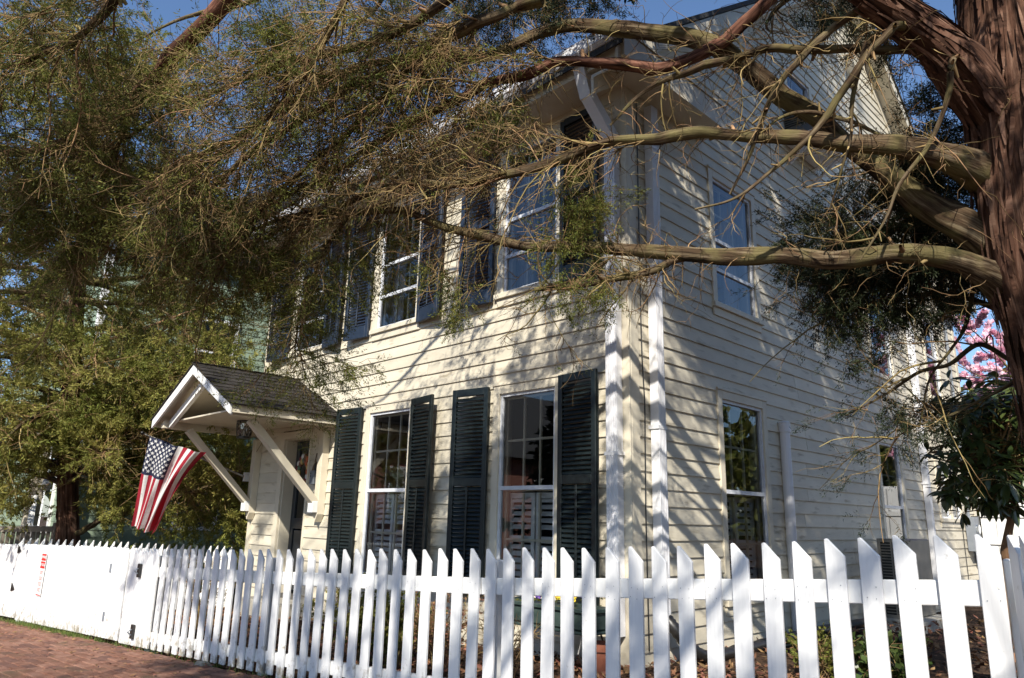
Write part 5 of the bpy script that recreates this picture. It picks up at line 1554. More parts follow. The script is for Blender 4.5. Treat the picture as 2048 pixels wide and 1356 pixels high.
    for k in range(115):
        c = stp[rng.integers(0, len(stp))] + rng.normal(0, .34, 3)
        w_ = c - CAM; dz_ = w_ @ FW
        if dz_ > .1 and 678 - FPX * (w_ @ UP) / dz_ > -100: continue
        C = c + rng.normal(0, 1, (30, 3)) * np.array([.12, .12, .09]); T = norm(rng.normal(0, 1, (30, 3)) + [0, 0, -.2])
        parts_d.append(sprays_np(C, T, rng, n=10, length=.12, leaf=.045, width=.011))
        Gc = grow(np.repeat(c[None], 6, 0), norm(rng.normal(0, 1, (6, 3))), np.full(6, .4), 4, rng); parts_t.append(tubes_np(Gc, np.full(6, .005), np.full(6, .001), 3))
    ev = np.concatenate(eave_limbs)
    for k in range(95):
        c = ev[rng.integers(0, len(ev))] + rng.normal(0, .20, 3)
        w_ = c - CAM; dz_ = w_ @ FW
        if 678 - FPX * (w_ @ UP) / dz_ > -40: continue
        C = c + rng.normal(0, 1, (40, 3)) * np.array([.15, .15, .09]); T = norm(rng.normal(0, 1, (40, 3)) + [0, 0, -.2])
        parts_d.append(sprays_np(C, T, rng, n=9, length=.12, leaf=.05, width=.011))
    # ---- hand placed sprigs of live foliage
    nodes = np.concatenate([resample(pp, 24) for pp, rr, i in allP])
    clusters = [  # px, py, rx, ry, d0, d1, sprigs, dark?
        (620, 560, 70, 120, 5.0, 5.5, 26, 0), (610, 650, 50, 60, 5.1, 5.5, 14, 0), (690, 500, 60, 70, 4.9, 5.2, 16, 0), (680, 735, 70, 26, 5.0, 5.3, 9, 0), (760, 470, 60, 50, 4.9, 5.1, 10, 0),
        (500, 520, 70, 90, 5.0, 5.6, 26, 0), (440, 470, 110, 90, 4.9, 5.6, 44, 0), (300, 390, 160, 80, 4.8, 5.6, 42, 0), (120, 390, 130, 80, 4.8, 5.6, 36, 0), (400, 560, 100, 70, 5.2, 6.0, 20, 0), (200, 500, 140, 40, 5.2, 6.0, 16, 0),
        (1165, 410, 45, 36, 4.45, 4.6, 12, 0), (1140, 470, 50, 22, 4.5, 4.65, 7, 0), (1205, 450, 34, 36, 4.5, 4.6, 7, 0), (800, 320, 150, 50, 5.6, 6.6, 18, 1), (640, 360, 110, 60, 5.8, 7.0, 14, 1), (1180, 560, 90, 22, 4.45, 4.6, 12, 0), (1000, 230, 45, 50, 4.6, 4.8, 12, 0), (925, 630, 14, 60, 4.7, 4.8, 5, 0), (880, 560, 30, 50, 4.7, 4.9, 5, 0),  # the two deepest dark groups are added to shade the front wall
        (560, 70, 60, 60, 4.3, 4.6, 26, 0), (170, 40, 80, 50, 4.2, 4.6, 20, 0), (310, 220, 50, 50, 4.6, 4.9, 14, 0), (900, 60, 160, 50, 4.6, 5.3, 40, 1), (1110, 15, 130, 22, 4.6, 5.2, 24, 1), (1000, 20, 160, 30, 4.4, 5.0, 24, 1),
        (1800, 330, 75, 80, 4.6, 5.0, 54, 1), (1860, 410, 70, 110, 4.4, 4.9, 80, 1), (1710, 460, 90, 46, 4.6, 5.0, 56, 1), (1730, 545, 100, 40, 4.6, 5.0, 62, 1), (1850, 540, 90, 50, 4.5, 4.9, 56, 1),
        (1690, 600, 70, 34, 4.7, 5.0, 40, 1), (1800, 610, 70, 36, 4.6, 4.9, 22, 1), (1670, 640, 80, 30, 4.7, 5.0, 14, 1), (1760, 720, 80, 30, 4.6, 4.9, 9, 1), (1640, 520, 60, 30, 4.7, 5.0, 10, 1), (1790, 810, 80, 30, 4.6, 4.9, 16, 1), (1850, 830, 50, 40, 4.5, 4.8, 12, 1), (1740, 20, 50, 18, 4.2, 4.6, 7, 1), (1790, 60, 30, 40, 4.2, 4.6, 6, 1), (1905, 560, 50, 70, 4.4, 4.8, 14, 1),
        (1870, 230, 60, 90, 4.4, 4.9, 24, 1), (1640, 12, 50, 12, 4.2, 4.6, 8, 1)]
    for (px, py, rx, ry, d0, d1, ns, dark) in clusters:
        ns = max(2, int(ns * ((1.0 if py < 560 else .55) if dark else .8)))
        C = np.array([spot(px + rng.normal(0, .55) * rx, py + rng.normal(0, .55) * ry, rng.uniform(d0, d1)) for _ in range(ns)])
        # a thin shoot from the nearest limb carries each sprig
        dist = np.linalg.norm(C[:, None] - nodes[None], axis=-1); j = dist.argmin(1)
        A = nodes[j]
        f = np.linspace(0, 1, 6)[None, :, None]
        sag = np.sin(f * math.pi) * rng.normal(0, .06, (ns, 1, 3))
        Pth = A[:, None] * (1 - f) + C[:, None] * f + sag
        parts_t.append(tubes_np(Pth, np.full(ns, .0035), np.full(ns, .0016), 3))
        D = norm((C - A) + rng.normal(0, .25, C.shape) * np.linalg.norm(C - A, axis=-1, keepdims=True) + np.array([0, 0, -.15]))
        Gs = grow(np.repeat(C, 7, 0) + rng.normal(0, .04, (ns * 7, 3)), norm(np.repeat(D, 7, 0) + rng.normal(0, .55, (ns * 7, 3))), rng.uniform(.08, .22, ns * 7), 4, rng, wander=.25, droop=.06)
        parts_t.append(tubes_np(Gs, np.full(len(Gs), .0018), np.full(len(Gs), .0008), 3))
        C2, T2, _ = pick(Gs, len(Gs) * 3, rng, .1, 1)
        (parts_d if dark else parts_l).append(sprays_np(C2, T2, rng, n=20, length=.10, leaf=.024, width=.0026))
    # tangles of dead twigs in front of the eaves; the deepest are added to shade the wall
    for (px, py, rx, ry, d0, d1, ns) in [(880, 330, 190, 60, 4.5, 5.1, 26), (720, 330, 150, 80, 4.6, 5.2, 26), (1010, 270, 120, 50, 4.4, 4.8, 10), (600, 290, 170, 110, 4.6, 5.2, 26), (820, 220, 150, 60, 4.6, 5.0, 14), (760, 440, 120, 40, 4.8, 5.2, 10), (850, 300, 170, 60, 5.4, 6.4, 24), (700, 340, 150, 80, 5.6, 6.8, 24), (950, 320, 90, 50, 5.2, 5.7, 8)]:
        C = np.array([spot(px + rng.normal(0, .6) * rx, py + rng.normal(0, .6) * ry, rng.uniform(d0, d1)) for _ in range(ns)])
        j = np.linalg.norm(C[:, None] - nodes[None], axis=-1).argmin(1); A = nodes[j]
        f = np.linspace(0, 1, 7)[None, :, None]
        Pth = A[:, None] * (1 - f) + C[:, None] * f + np.sin(f * math.pi) * rng.normal(0, .08, (ns, 1, 3)) + np.sin(f * 9) * rng.normal(0, .015, (ns, 1, 3))
        parts_t.append(tubes_np(Pth, rng.uniform(.0035, .006, ns), np.full(ns, .002), 3))
        ns_flow = FLOW + rng.normal(0, .12, 3)
        D = norm(norm(C - A) * .5 + ns_flow)
        q = 6
        Gs = grow(np.repeat(C, q, 0) + rng.normal(0, .07, (ns * q, 3)), norm(np.repeat(D, q, 0) + rng.normal(0, .38, (ns * q, 3))), rng.uniform(.10, .42, ns * q), 7, rng, wander=.38, droop=.03)
        parts_t.append(tubes_np(Gs, rng.uniform(.002, .0036, len(Gs)), np.full(len(Gs), .0009), 3))
        C2, T2, _ = pick(Gs, int(len(Gs) * 2.2), rng, .15, 1)
        G3 = grow(C2, side_dirs(T2, rng), rng.uniform(.04, .16, len(C2)), 4, rng, wander=.4)
        parts_t.append(tubes_np(G3, np.full(len(C2), .0016), np.full(len(C2), .0007), 3))
    # broken stubs and knots on the limbs
    for pp, rr, i in allP[:20]:
        for k in range(7):
            j = rng.integers(2, len(pp) - 4); T_ = norm(pp[j + 1] - pp[j]); D_ = side_dirs(T_[None], rng, .7, 1.4)
            L_ = rng.uniform(.02, .07) + rr[j]; st_ = pp[j][None] + D_ * np.linspace(0, L_, 4)[:, None]
            parts_t.append(tubes_np(st_[None], np.array([min(rr[j] * .7, .02)]), np.array([min(rr[j] * .35, .009)]), 6))
    V, Q = cat(parts_t); o = np_mesh('twigs', V, Q, M['twig'], t); o['kind'] = 'stuff'; ntw = len(Q)
    V, Q = cat(parts_l); o = np_mesh('foliage', V, Q, M['leaf'], t); o['kind'] = 'stuff'; n1 = len(Q)
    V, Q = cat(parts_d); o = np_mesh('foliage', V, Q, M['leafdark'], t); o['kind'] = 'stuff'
    print('near cedar quads: twigs', ntw, 'leaf', n1, 'dark', len(Q))
near_cedar()

# ------------------------------------------------------------------ the cedar on the left
def left_cedar():
    rng = np.random.default_rng(8)
    b = spot(136, 1085, 11.6)
    zb = gz(b[0]) - .05
    t = thing('cedar_tree', (b[0], b[1], zb), 'bushy olive green cedar with reddish brown trunk beside the green house', 'tree')
    tp = [(136, 1200, 11.6, 62), (136, 1085, 11.6, 50), (135, 1000, 11.6, 44), (136, 900, 11.6, 42), (140, 780, 11.6, 38), (150, 640, 11.6, 34), (165, 480, 11.6, 28), (180, 300, 11.6, 20), (195, 120, 11.6, 12)]
    P, R = px_limb(tp)
    pp = np.array(catmull(P, 8)); rr = np.interp(np.linspace(0, len(R) - 1, len(pp)), np.arange(len(R)), R)
    K, n = len(pp), 40
    T = norm(np.gradient(pp, axis=0)); s = norm(np.cross(T, np.array([1., .2, 0]))); u = np.cross(s, T)
    a = np.arange(n) * 2 * math.pi / n; z = np.linspace(0, 9, K)[:, None]
    bump = .06 * np.sin(a[None] * 5 + np.sin(z)) + .05 * np.sin(a[None] * 11 + z) + rng.normal(0, .03, (K, n))
    V = pp[:, None] + (rr[:, None] * (1 + bump))[..., None] * (s[:, None] * np.cos(a)[:, None] + u[:, None] * np.sin(a)[:, None])
    j = np.arange(K - 1)[:, None] * n; k = np.arange(n)[None]
    Q = np.stack([j + k, j + (k + 1) % n, j + n + (k + 1) % n, j + n + k], -1).reshape(-1, 4)
    ln = np.concatenate([[0], np.cumsum(np.linalg.norm(np.diff(pp, axis=0), axis=1))])
    co = np.stack([rr[:, None] * np.cos(a)[None], rr[:, None] * np.sin(a)[None], np.repeat(ln[:, None], n, 1)], -1).reshape(-1, 3)
    np_mesh('trunk', V.reshape(-1, 3), Q, M['bark'], t, smooth=True, co=co)
    tw, lf, ld = [], [], []
    br = []
    # limbs: mostly above 2 m
    hs = np.concatenate([rng.uniform(1.7, 3.4, 26), rng.uniform(3.0, 8.5, 50)])
    for q, h in enumerate(hs):
        i = np.argmin(np.abs(pp[:, 2] - (zb + h)))
        az = q * 2.399
        d = np.array([math.cos(az), math.sin(az), rng.uniform(-.12, .3) if h < 3.2 else rng.uniform(.0, .5)])
        ln = np.interp(h, [1.7, 3, 5, 9], [2.6, 3.2, 2.9, 1.0]) * rng.uniform(.75, 1.1)
        pts = [pp[i]]
        for kk in range(6):
            d = norm(d + rng.normal(0, .14, 3) + np.array([0, 0, -.03 if kk < 3 else -.07])); pts.append(pts[-1] + d * ln / 6)
        pts = np.array(pts)
        if pts[-1][0] > -7.7 and pts[-1][1] > -1.2 and pts[-1][2] > 1.0:
            pts[:, 0] = np.minimum(pts[:, 0], -7.5 - .25 * np.arange(7)[::-1] * 0)
        br.append(pts)
        if q < 40:
            limb_obj('branch', list(pts), [.05, .04, .034, .027, .02, .012, .006], M['limb'], t, seed=500 + q, n=6, seg=3)
        else:
            tw.append(tubes_np(pts[None], np.array([.035]), np.array([.006]), 5))
    # the low sweeping limb to the right of the trunk
    Pl, Rl = px_limb([(150, 1070, 11.6, 16), (190, 1045, 11.5, 14), (240, 1028, 11.4, 12), (300, 1010, 11.3, 10), (380, 985, 11.2, 8), (450, 960, 11.1, 5)])
    limb_obj('branch', Pl, Rl, M['limb'], t, seed=900, n=7); br.append(np.array(Pl + [Pl[-1] + np.array([.3, .1, .1])]))
    Pl, Rl = px_limb([(125, 945, 11.6, 14), (80, 950, 11.4, 12), (30, 940, 11.2, 10), (-40, 930, 11.0, 7)])
    limb_obj('branch', Pl, Rl, M['limb'], t, seed=901, n=7)
    br = np.stack([p[:7] for p in br])
    n = 1500
    C, T, ii = pick(br, n, rng, .22, 1)
    D = side_dirs(T, rng, .5, 1.2)
    G1 = grow(C, D, rng.uniform(.25, .9, n), 5, rng, wander=.22, droop=.05)
    tw.append(tubes_np(G1, np.full(n, .009), np.full(n, .003), 3))
    C, T, _ = pick(G1, n * 5, rng, .15, 1)
    G2 = grow(C, side_dirs(T, rng), rng.uniform(.10, .35, len(C)), 4, rng, wander=.25, droop=.04)
    tw.append(tubes_np(G2, np.full(len(C), .004), np.full(len(C), .0015), 3))
    C, T, _ = pick(G2, 20000, rng, .1, 1)
    V, Q = sprays_np(C, T, rng, n=15, length=.14, leaf=.055, width=.0075)
    lf.append((V, Q))
    # extra hanging foliage: right of the trunk, behind the flag and under the porch roof
    for (px, py, rx, ry, d0, d1, ns) in [(460, 950, 40, 110, 11.0, 11.8, 110), (400, 1000, 80, 60, 11.0, 12, 80), (300, 930, 90, 40, 11.2, 12, 80), (480, 1040, 24, 60, 11.0, 11.6, 50), (240, 985, 60, 30, 11, 12, 40), (30, 890, 70, 40, 10.6, 11.4, 60), (20, 985, 40, 25, 10.6, 11.2, 26),
                                        (220, 850, 190, 60, 10.4, 11.8, 220), (120, 720, 150, 90, 10.4, 12, 160), (380, 760, 130, 60, 10.4, 11.6, 120)]:
        C = np.array([spot(px + rng.normal(0, .6) * rx, py + rng.normal(0, .6) * ry, rng.uniform(d0, d1)) for _ in range(ns)])
        nodes = br.reshape(-1, 3); j = np.linalg.norm(C[:, None] - nodes[None], axis=-1).argmin(1); A = nodes[j]
        f = np.linspace(0, 1, 5)[None, :, None]
        tw.append(tubes_np(A[:, None] * (1 - f) + C[:, None] * f + np.sin(f * math.pi) * rng.normal(0, .1, (ns, 1, 3)), np.full(ns, .006), np.full(ns, .002), 3))
        D = norm(C - A + rng.normal(0, .4, C.shape))
        Gs = grow(np.repeat(C, 6, 0) + rng.normal(0, .09, (ns * 6, 3)), norm(np.repeat(D, 6, 0) + rng.normal(0, .6, (ns * 6, 3))), rng.uniform(.12, .3, ns * 6), 4, rng, droop=.05)
        C2, T2, _ = pick(Gs, len(Gs) * 2, rng, .1, 1)
        lf.append(sprays_np(C2, T2, rng, n=15, length=.14, leaf=.055, width=.0075))
    V, Q = cat(tw); o = np_mesh('twigs', V, Q, M['twig'], t); o['kind'] = 'stuff'
    V, Q = cat(lf)
    w_ = V[Q[:, 0]] - CAM; dz_ = w_ @ FW; px_ = 1024 + FPX * (w_ @ RT) / dz_; py_ = 678 - FPX * (w_ @ UP) / dz_
    Q = Q[~((dz_ < 11.0) & (px_ > 245) & (px_ < 425) & (py_ > 855) & (py_ < 1085))]      # nothing pokes through the flag
    o = np_mesh('foliage', V, Q, M['leafsun'], t); o['kind'] = 'stuff'
    print('left cedar', len(Q))
left_cedar()

# ------------------------------------------------------------------ broadleaf evergreen bush at the right
def leaf_mesh(name, mat, L=.12, Wd=.036):
    me = bpy.data.meshes.new(name)
    v = []; n = 6
    prof = [0.05, .55, .95, 1.0, .72, .0]
    for i in range(n):
        x = L * i / (n - 1); w = Wd / 2 * prof[i]; z = -.014 * (i / (n - 1)) ** 2 * (L / .12)
        v += [(x, -w, z + .006 * prof[i]), (x, 0, z), (x, w, z + .006 * prof[i])]
    f = []
    for i in range(n - 1):
        f += [(3 * i, 3 * i + 3, 3 * i + 4, 3 * i + 1), (3 * i + 1, 3 * i + 4, 3 * i + 5, 3 * i + 2)]
    me.from_pydata(v, [], f); me.update(); me.materials.append(mat)
    me.polygons.foreach_set('use_smooth', [True] * len(f))
    return me

def evergreen_bush():
    rng = np.random.default_rng(77)
    c0 = spot(2000, 1240, 5.3)
    base = np.array([c0[0], c0[1], gz(c0[0])])
    t = thing('rhododendron_bush', base, 'dark glossy broadleaf evergreen bush behind the right end of the fence', 'bush')
    me = leaf_mesh('leaf', M['bigleaf'])
    lv = np.array([v.co[:] for v in me.vertices]); lq = np.array([p.vertices[:] for p in me.polygons])
    # whorl centres
    ctr = []
    for (px, py, rx, ry, n) in [(1990, 880, 75, 75, 60), (1950, 830, 60, 50, 26), (2030, 800, 50, 40, 24), (1960, 960, 60, 35, 26), (1900, 900, 34, 24, 8), (1905, 800, 40, 22, 7), (1990, 1000, 55, 16, 10), (2080, 900, 60, 90, 40), (2020, 950, 60, 40, 26), (1960, 770, 40, 24, 8)]:
        for _ in range(n): ctr.append(spot(px + rng.normal(0, .55) * rx, py + rng.normal(0, .55) * ry, rng.uniform(4.9, 5.8)))
    ctr = np.array(ctr)
    # stems
    hub = np.array([[base[0], base[1], base[2] + .5], spot(2010, 1100, 5.3), spot(2030, 1000, 5.3), spot(1985, 930, 5.25)])
    st = MB(); st.tube([tuple(base), tuple(hub[1]), tuple(hub[2]), tuple(hub[3])], [.04, .03, .024, .015], 7)
    for k in range(len(ctr)):
        j = np.linalg.norm(hub - ctr[k], axis=1).argmin()
        mid = (hub[j] + ctr[k]) / 2 + rng.normal(0, .05, 3)
        st.tube([tuple(hub[j]), tuple(mid), tuple(ctr[k])], [.008, .006, .003], 4, cap=False)
    st.build('stems', M['twig'], t)['kind'] = 'stuff'
    L = []
    for c in ctr:
        n = rng.integers(7, 12)
        axis = norm(c - hub[3] + np.array([0, 0, .25])); 
        for k in range(n):
            az = k * 2.399 + rng.uniform(-.3, .3)
            s = norm(np.cross(axis, [.3, .1, 1.])); u = np.cross(s, axis)
            d = norm(s * math.cos(az) + u * math.sin(az) + axis * rng.uniform(-.1, .5) + np.array([0, 0, -.25 - (.5 if c[2] < 1.9 else 0)]))
            upv = norm(np.array([0, 0, 1.]) + axis * .4 + rng.normal(0, .25, 3))
            y = norm(np.cross(upv, d)); zz = np.cross(d, y)
            L.append((np.linalg.norm(c - CAM), c + d * .012, d, y, zz, rng.uniform(.75, 1.25)))
    L.sort(key=lambda q: q[0])
    po = np.array(worigin(t))
    V, Q, b = [], [], 0
    for i, (_, p, d, y, z, s) in enumerate(L):
        if i < 300:
            o = bpy.data.objects.new('leaf', me); COL.objects.link(o); o.parent = t
            o.matrix_local = Matrix(((d[0] * s, y[0] * s, z[0] * s, p[0] - po[0]), (d[1] * s, y[1] * s, z[1] * s, p[1] - po[1]), (d[2] * s, y[2] * s, z[2] * s, p[2] - po[2]), (0, 0, 0, 1)))
        else:
            V.append(p + s * (lv[:, :1] * d + lv[:, 1:2] * y + lv[:, 2:] * z)); Q.append(lq + b); b += len(lv)
    if V:
        o = np_mesh('inner_leaves', np.concatenate(V), np.concatenate(Q), M['bigleaf'], t, smooth=True); o['kind'] = 'stuff'
evergreen_bush()

# ------------------------------------------------------------------ pink magnolia behind
def magnolia():
    rng = np.random.default_rng(15)
    base = np.array([1.2, 14.8, gz(1.2)])
    t = thing('magnolia_tree', base, 'pink flowering magnolia behind the house at the right', 'tree')
    pts = [base, base + [0, 0, 1.2], base + [.1, 0, 2.4]]
    limb_obj('trunk', pts, [.16, .13, .11], M['limb'], t, seed=1)
    br = []
    for k in range(22):
        az = k * 2.399; d = np.array([math.cos(az), math.sin(az), rng.uniform(.5, 2.4)]); d = norm(d)
        p = [base + [.05, 0, rng.uniform(1.0, 2.5)]]
        for q in range(6):
            d = norm(d + rng.normal(0, .15, 3) + [0, 0, .06]); p.append(p[-1] + d * rng.uniform(.62, .95))
        br.append(np.array(p)); limb_obj('branch', p, [.05, .04, .03, .024, .018, .012, .008], M['limb'], t, seed=30 + k, n=6, seg=3)
    br = np.stack(br)
    n = 420
    C, T, _ = pick(br, n, rng, .2, 1); G1 = grow(C, side_dirs(T, rng), rng.uniform(.3, .9, n), 5, rng, wander=.2, lift=.1)
    tw = [tubes_np(G1, np.full(n, .010), np.full(n, .004), 3)]
    C, T, _ = pick(G1, 24000, rng, .2, 1)
    # each blossom: a cup of petals
    N, k = len(C), 6
    a = np.arange(k)[None] * 2 * math.pi / k + rng.uniform(0, 6, (N, 1))
    ax = norm(T + [0, 0, .4] + rng.normal(0, .4, T.shape)); s = norm(np.cross(ax, [.3, .2, 1.])); u = np.cross(s, ax)
    r = s[:, None] * np.cos(a)[..., None] + u[:, None] * np.sin(a)[..., None]
    w = -s[:, None] * np.sin(a)[..., None] + u[:, None] * np.cos(a)[..., None]
    Lp = rng.uniform(.06, .10, (N, 1, 1)); op = rng.uniform(.35, 1.1, (N, 1, 1))
    c = C[:, None]
    p0 = c + 0 * r; p1 = c + r * Lp * .5 * op + ax[:, None] * Lp * .6 - w * Lp * .32; p2 = c + r * Lp * op + ax[:, None] * Lp * 1.1; p3 = c + r * Lp * .5 * op + ax[:, None] * Lp * .6 + w * Lp * .32
    V = np.stack([p0, p1, p2, p3], 2).reshape(-1, 3); Q = np.arange(len(V)).reshape(-1, 4)
    V1, Q1 = cat(tw); np_mesh('twigs', V1, Q1, M['twig'], t)['kind'] = 'stuff'
    np_mesh('blossom', V, Q, M['pink'], t)['kind'] = 'stuff'
magnolia()

def bare_tree(x, y, h, seed, label):
    rng = np.random.default_rng(seed)
    base = np.array([x, y, gz(x)])
    t = thing('bare_tree', base, label, 'tree')
    limb_obj('trunk', [base, base + [0, .1, h * .2], base + [.1, 0, h * .4], base + [.1, .1, h * .75]], [.2, .17, .13, .05], M['limb'], t, seed=seed)
    br = []
    for k in range(18):
        az = k * 2.399; d = norm(np.array([math.cos(az), math.sin(az), rng.uniform(.3, 1.1)])); p = [base + [.08, .05, h * rng.uniform(.25, .7)]]
        for q in range(6): d = norm(d + rng.normal(0, .2, 3) + [0, 0, .08]); p.append(p[-1] + d * h * .07)
        br.append(np.array(p)); limb_obj('branch', p, [.07, .055, .042, .03, .022, .014, .007], M['limb'], t, seed=seed + k, n=6, seg=2)
    br = np.stack(br); C, T, _ = pick(br, 400, rng, .15, 1); G1 = grow(C, side_dirs(T, rng), rng.uniform(.4, 1.3, 400), 5, rng, wander=.2, lift=.1)
    C, T, _ = pick(G1, 2000, rng, .1, 1); G2 = grow(C, side_dirs(T, rng), rng.uniform(.2, .7, 2000), 4, rng, wander=.2)
    V, Q = cat([tubes_np(G1, np.full(400, .012), np.full(400, .004), 3), tubes_np(G2, np.full(2000, .005), np.full(2000, .002), 3)])
    np_mesh('twigs', V, Q, M['twig'], t)['kind'] = 'stuff'
bare_tree(8.5, 13.0, 9.0, 61, 'tall bare tree in the neighbouring yard to the right')

def street_tree():
    rng = np.random.default_rng(99)
    base = np.array([5.2, -10.5, -.1])
    t = thing('bare_tree', base, 'leafless street tree standing at the kerb across the sidewalk', 'tree')
    tp = [base, base + [0, 0, 2], base + [-.1, .2, 4.2], base + [-.2, .4, 6.5]]
    limb_obj('trunk', tp, [.26, .22, .18, .10], M['limb'], t, seed=3)
    br = []
    for k in range(30):
        az = k * 2.399
        d = norm(np.array([1.5 * math.cos(az), .8 * math.sin(az), rng.uniform(.25, .7)]))
        p = [base + [-.15, .3, rng.uniform(3.6, 6.3)]]
        ln = rng.uniform(2.4, 4.6)
        for q in range(6):
            d = norm(d + rng.normal(0, .16, 3) + [0, 0, -.05]); p.append(p[-1] + d * ln / 6)
        p = np.array(p); p[:, 2] = np.minimum(p[:, 2], 9.0); br.append(p)
        limb_obj('branch', p, [.08, .06, .045, .034, .024, .016, .008], M['limb'], t, seed=700 + k, n=6, seg=3)
    br = np.stack(br)
    n = 380
    C, T, _ = pick(br, n, rng, .2, 1); G1 = grow(C, side_dirs(T, rng), rng.uniform(.5, 1.3, n), 5, rng, wander=.2)
    C, T, _ = pick(G1, n * 5, rng, .1, 1); G2 = grow(C, side_dirs(T, rng), rng.uniform(.2, .7, n * 5), 4, rng, wander=.2)
    V, Q = cat([tubes_np(G1, np.full(n, .014), np.full(n, .006), 3), tubes_np(G2, np.full(n * 5, .008), np.full(n * 5, .005), 3)])
    V[:, 2] = np.minimum(V[:, 2], 9.4 + .2 * np.sin(V[:, 0] * 9))
    P2 = [(V, Q)]
    # lower limbs over the walk, with bushy clumps of twigs added to dapple the fence with shade
    ends = []
    for k in range(17):
        e = np.array([-1.0 + .47 * k + rng.normal(0, .3), rng.uniform(-7.2, -5.5), rng.uniform(4.6, 6.3)]) if k < 16 else np.array([-2.2 + .42 * (k - 16) + rng.normal(0, .3), rng.uniform(-7.4, -5.6), rng.uniform(6.6, 8.7)])
        b = tp[2] + (tp[3] - tp[2]) * rng.uniform(.1, .95)
        p = np.array([b + (e - b) * q / 6 + np.array([0, 0, .5 * math.sin(math.pi * q / 6)]) + rng.normal(0, .12, 3) * (q > 0) for q in range(7)])
        limb_obj('branch', p, [.08, .065, .055, .045, .035, .025, .012], M['limb'], t, seed=760 + k, n=6, seg=3)
        ends.append(p[2:])
    E = np.concatenate(ends)
    for k in range(175):
        c = E[rng.integers(0, len(E))] + rng.normal(0, .42, 3)
        if c[1] > -5.2: continue
        m = 60
        G = grow(c + rng.normal(0, .05, (m, 3)), norm(rng.normal(0, 1, (m, 3))), rng.uniform(.12, .34, m), 4, rng, wander=.3)
        P2.append(tubes_np(G, np.full(m, .008), np.full(m, .004), 3))
        j = np.linalg.norm(E - c, axis=1).argmin(); f = np.linspace(0, 1, 4)[None, :, None]
        P2.append(tubes_np(E[j][None, None] * (1 - f) + c[None, None] * f, np.array([.012]), np.array([.007]), 4))
    V, Q = cat(P2)
    np_mesh('twigs', V, Q, M['twig'], t)['kind'] = 'stuff'
    print('street tree', len(Q))
street_tree()

# ------------------------------------------------------------------ neighbours
def green_house():
    x1, y0, y1 = -12.6, -1.0, 9.0
    t = thing('green_house', (-15, 3, gz(-12)), 'pale green clapboard house with a porch behind the left cedar', 'house')
    z0 = gz(-12) - .1
    MB().box(-20, x1 - .03, y0 + .03, y1, z0, 7.2).build('wall', M['green'], t)
    me = bpy.data.meshes.new('clapboard')
    h = .155; prof = [(0, 0), (.02, 0), (.006, h), (0, h)]
    v = [(x, -d, z) for x in (0, 1) for d, z in prof]
    me.from_pydata(v, [], [(0, 1, 2, 3), (7, 6, 5, 4)] + [(i, 4 + i, 4 + (i + 1) % 4, (i + 1) % 4) for i in range(4)]); me.update(); me.materials.append(M['green'])
    po = worigin(t)
    k = 0
    while z0 + k * .14 < 7.1:
        z = z0 + k * .14
        o = bpy.data.objects.new('clapboard', me); COL.objects.link(o); o.parent = t; o.location = Vector((x1 - .029, y0, z)) - po; o.scale = (y1 - y0, 1, 1); o.rotation_euler = (0, 0, rad(90))
        o = bpy.data.objects.new('clapboard', me); COL.objects.link(o); o.parent = t; o.location = Vector((-20, y0 + .029, z)) - po; o.scale = (20 + x1, 1, 1)
        k += 1
    MB().box(x1 - .12, x1 + .01, y0 - .01, y0 + .12, z0, 7.2).build('corner_board', M['white'], t)
    MB().prism([(-20.3, y0 - .4, 7.1), (-20.3, 4, 10.2), (-20.3, y1 + .4, 7.1)], (20.3 + x1 + .3, 0, 0)).build('roof', M['roof'], t)
    for yy in (1.0, 4.4):
        for zz in (1.1, 4.2):
            w = MB(side); w.box(yy, yy + .1, x1, x1 + .03, zz, zz + 1.6); w.box(yy + .85, yy + .95, x1, x1 + .03, zz, zz + 1.6); w.box(yy + .1, yy + .85, x1, x1 + .031, zz + 1.5, zz + 1.6); w.box(yy + .1, yy + .85, x1, x1 + .031, zz, zz + .08); w.box(yy + .1, yy + .85, x1, x1 + .02, zz + .78, zz + .83)
            w = w.build('window', M['white'], t)
            MB(side).add([(yy + .1, x1 + .012, zz + .08), (yy + .85, x1 + .012, zz + .08), (yy + .85, x1 + .012, zz + 1.5), (yy + .1, x1 + .012, zz + 1.5)], [(0, 1, 2, 3)]).build('pane', M['glass'], w)
            MB(side).box(yy + .1, yy + .85, x1 - .03, x1 + .004, zz + .08, zz + 1.5).build('black_room_panel', M['black'], w)  # black panel stands in for the unlit room behind the glass
    # front window on the porch wall
    w = MB(front); w.box(-14.6, -14.5, .97, 1.03, 1.0, 2.9); w.box(-13.75, -13.65, .97, 1.03, 1.0, 2.9); w.box(-14.5, -13.75, .97, 1.031, 2.8, 2.9); w.box(-14.5, -13.75, .97, 1.031, 1.0, 1.1)
    w = w.build('window', M['white'], t)
    MB(front).box(-14.5, -13.75, .975, 1.008, 1.1, 2.8).build('pane', M['glass'], w)
    MB(front).box(-14.5, -13.75, .972, 1.002, 1.1, 2.8).build('black_room_panel', M['black'], w)  # the room's darkness, put in as a black panel
green_house()

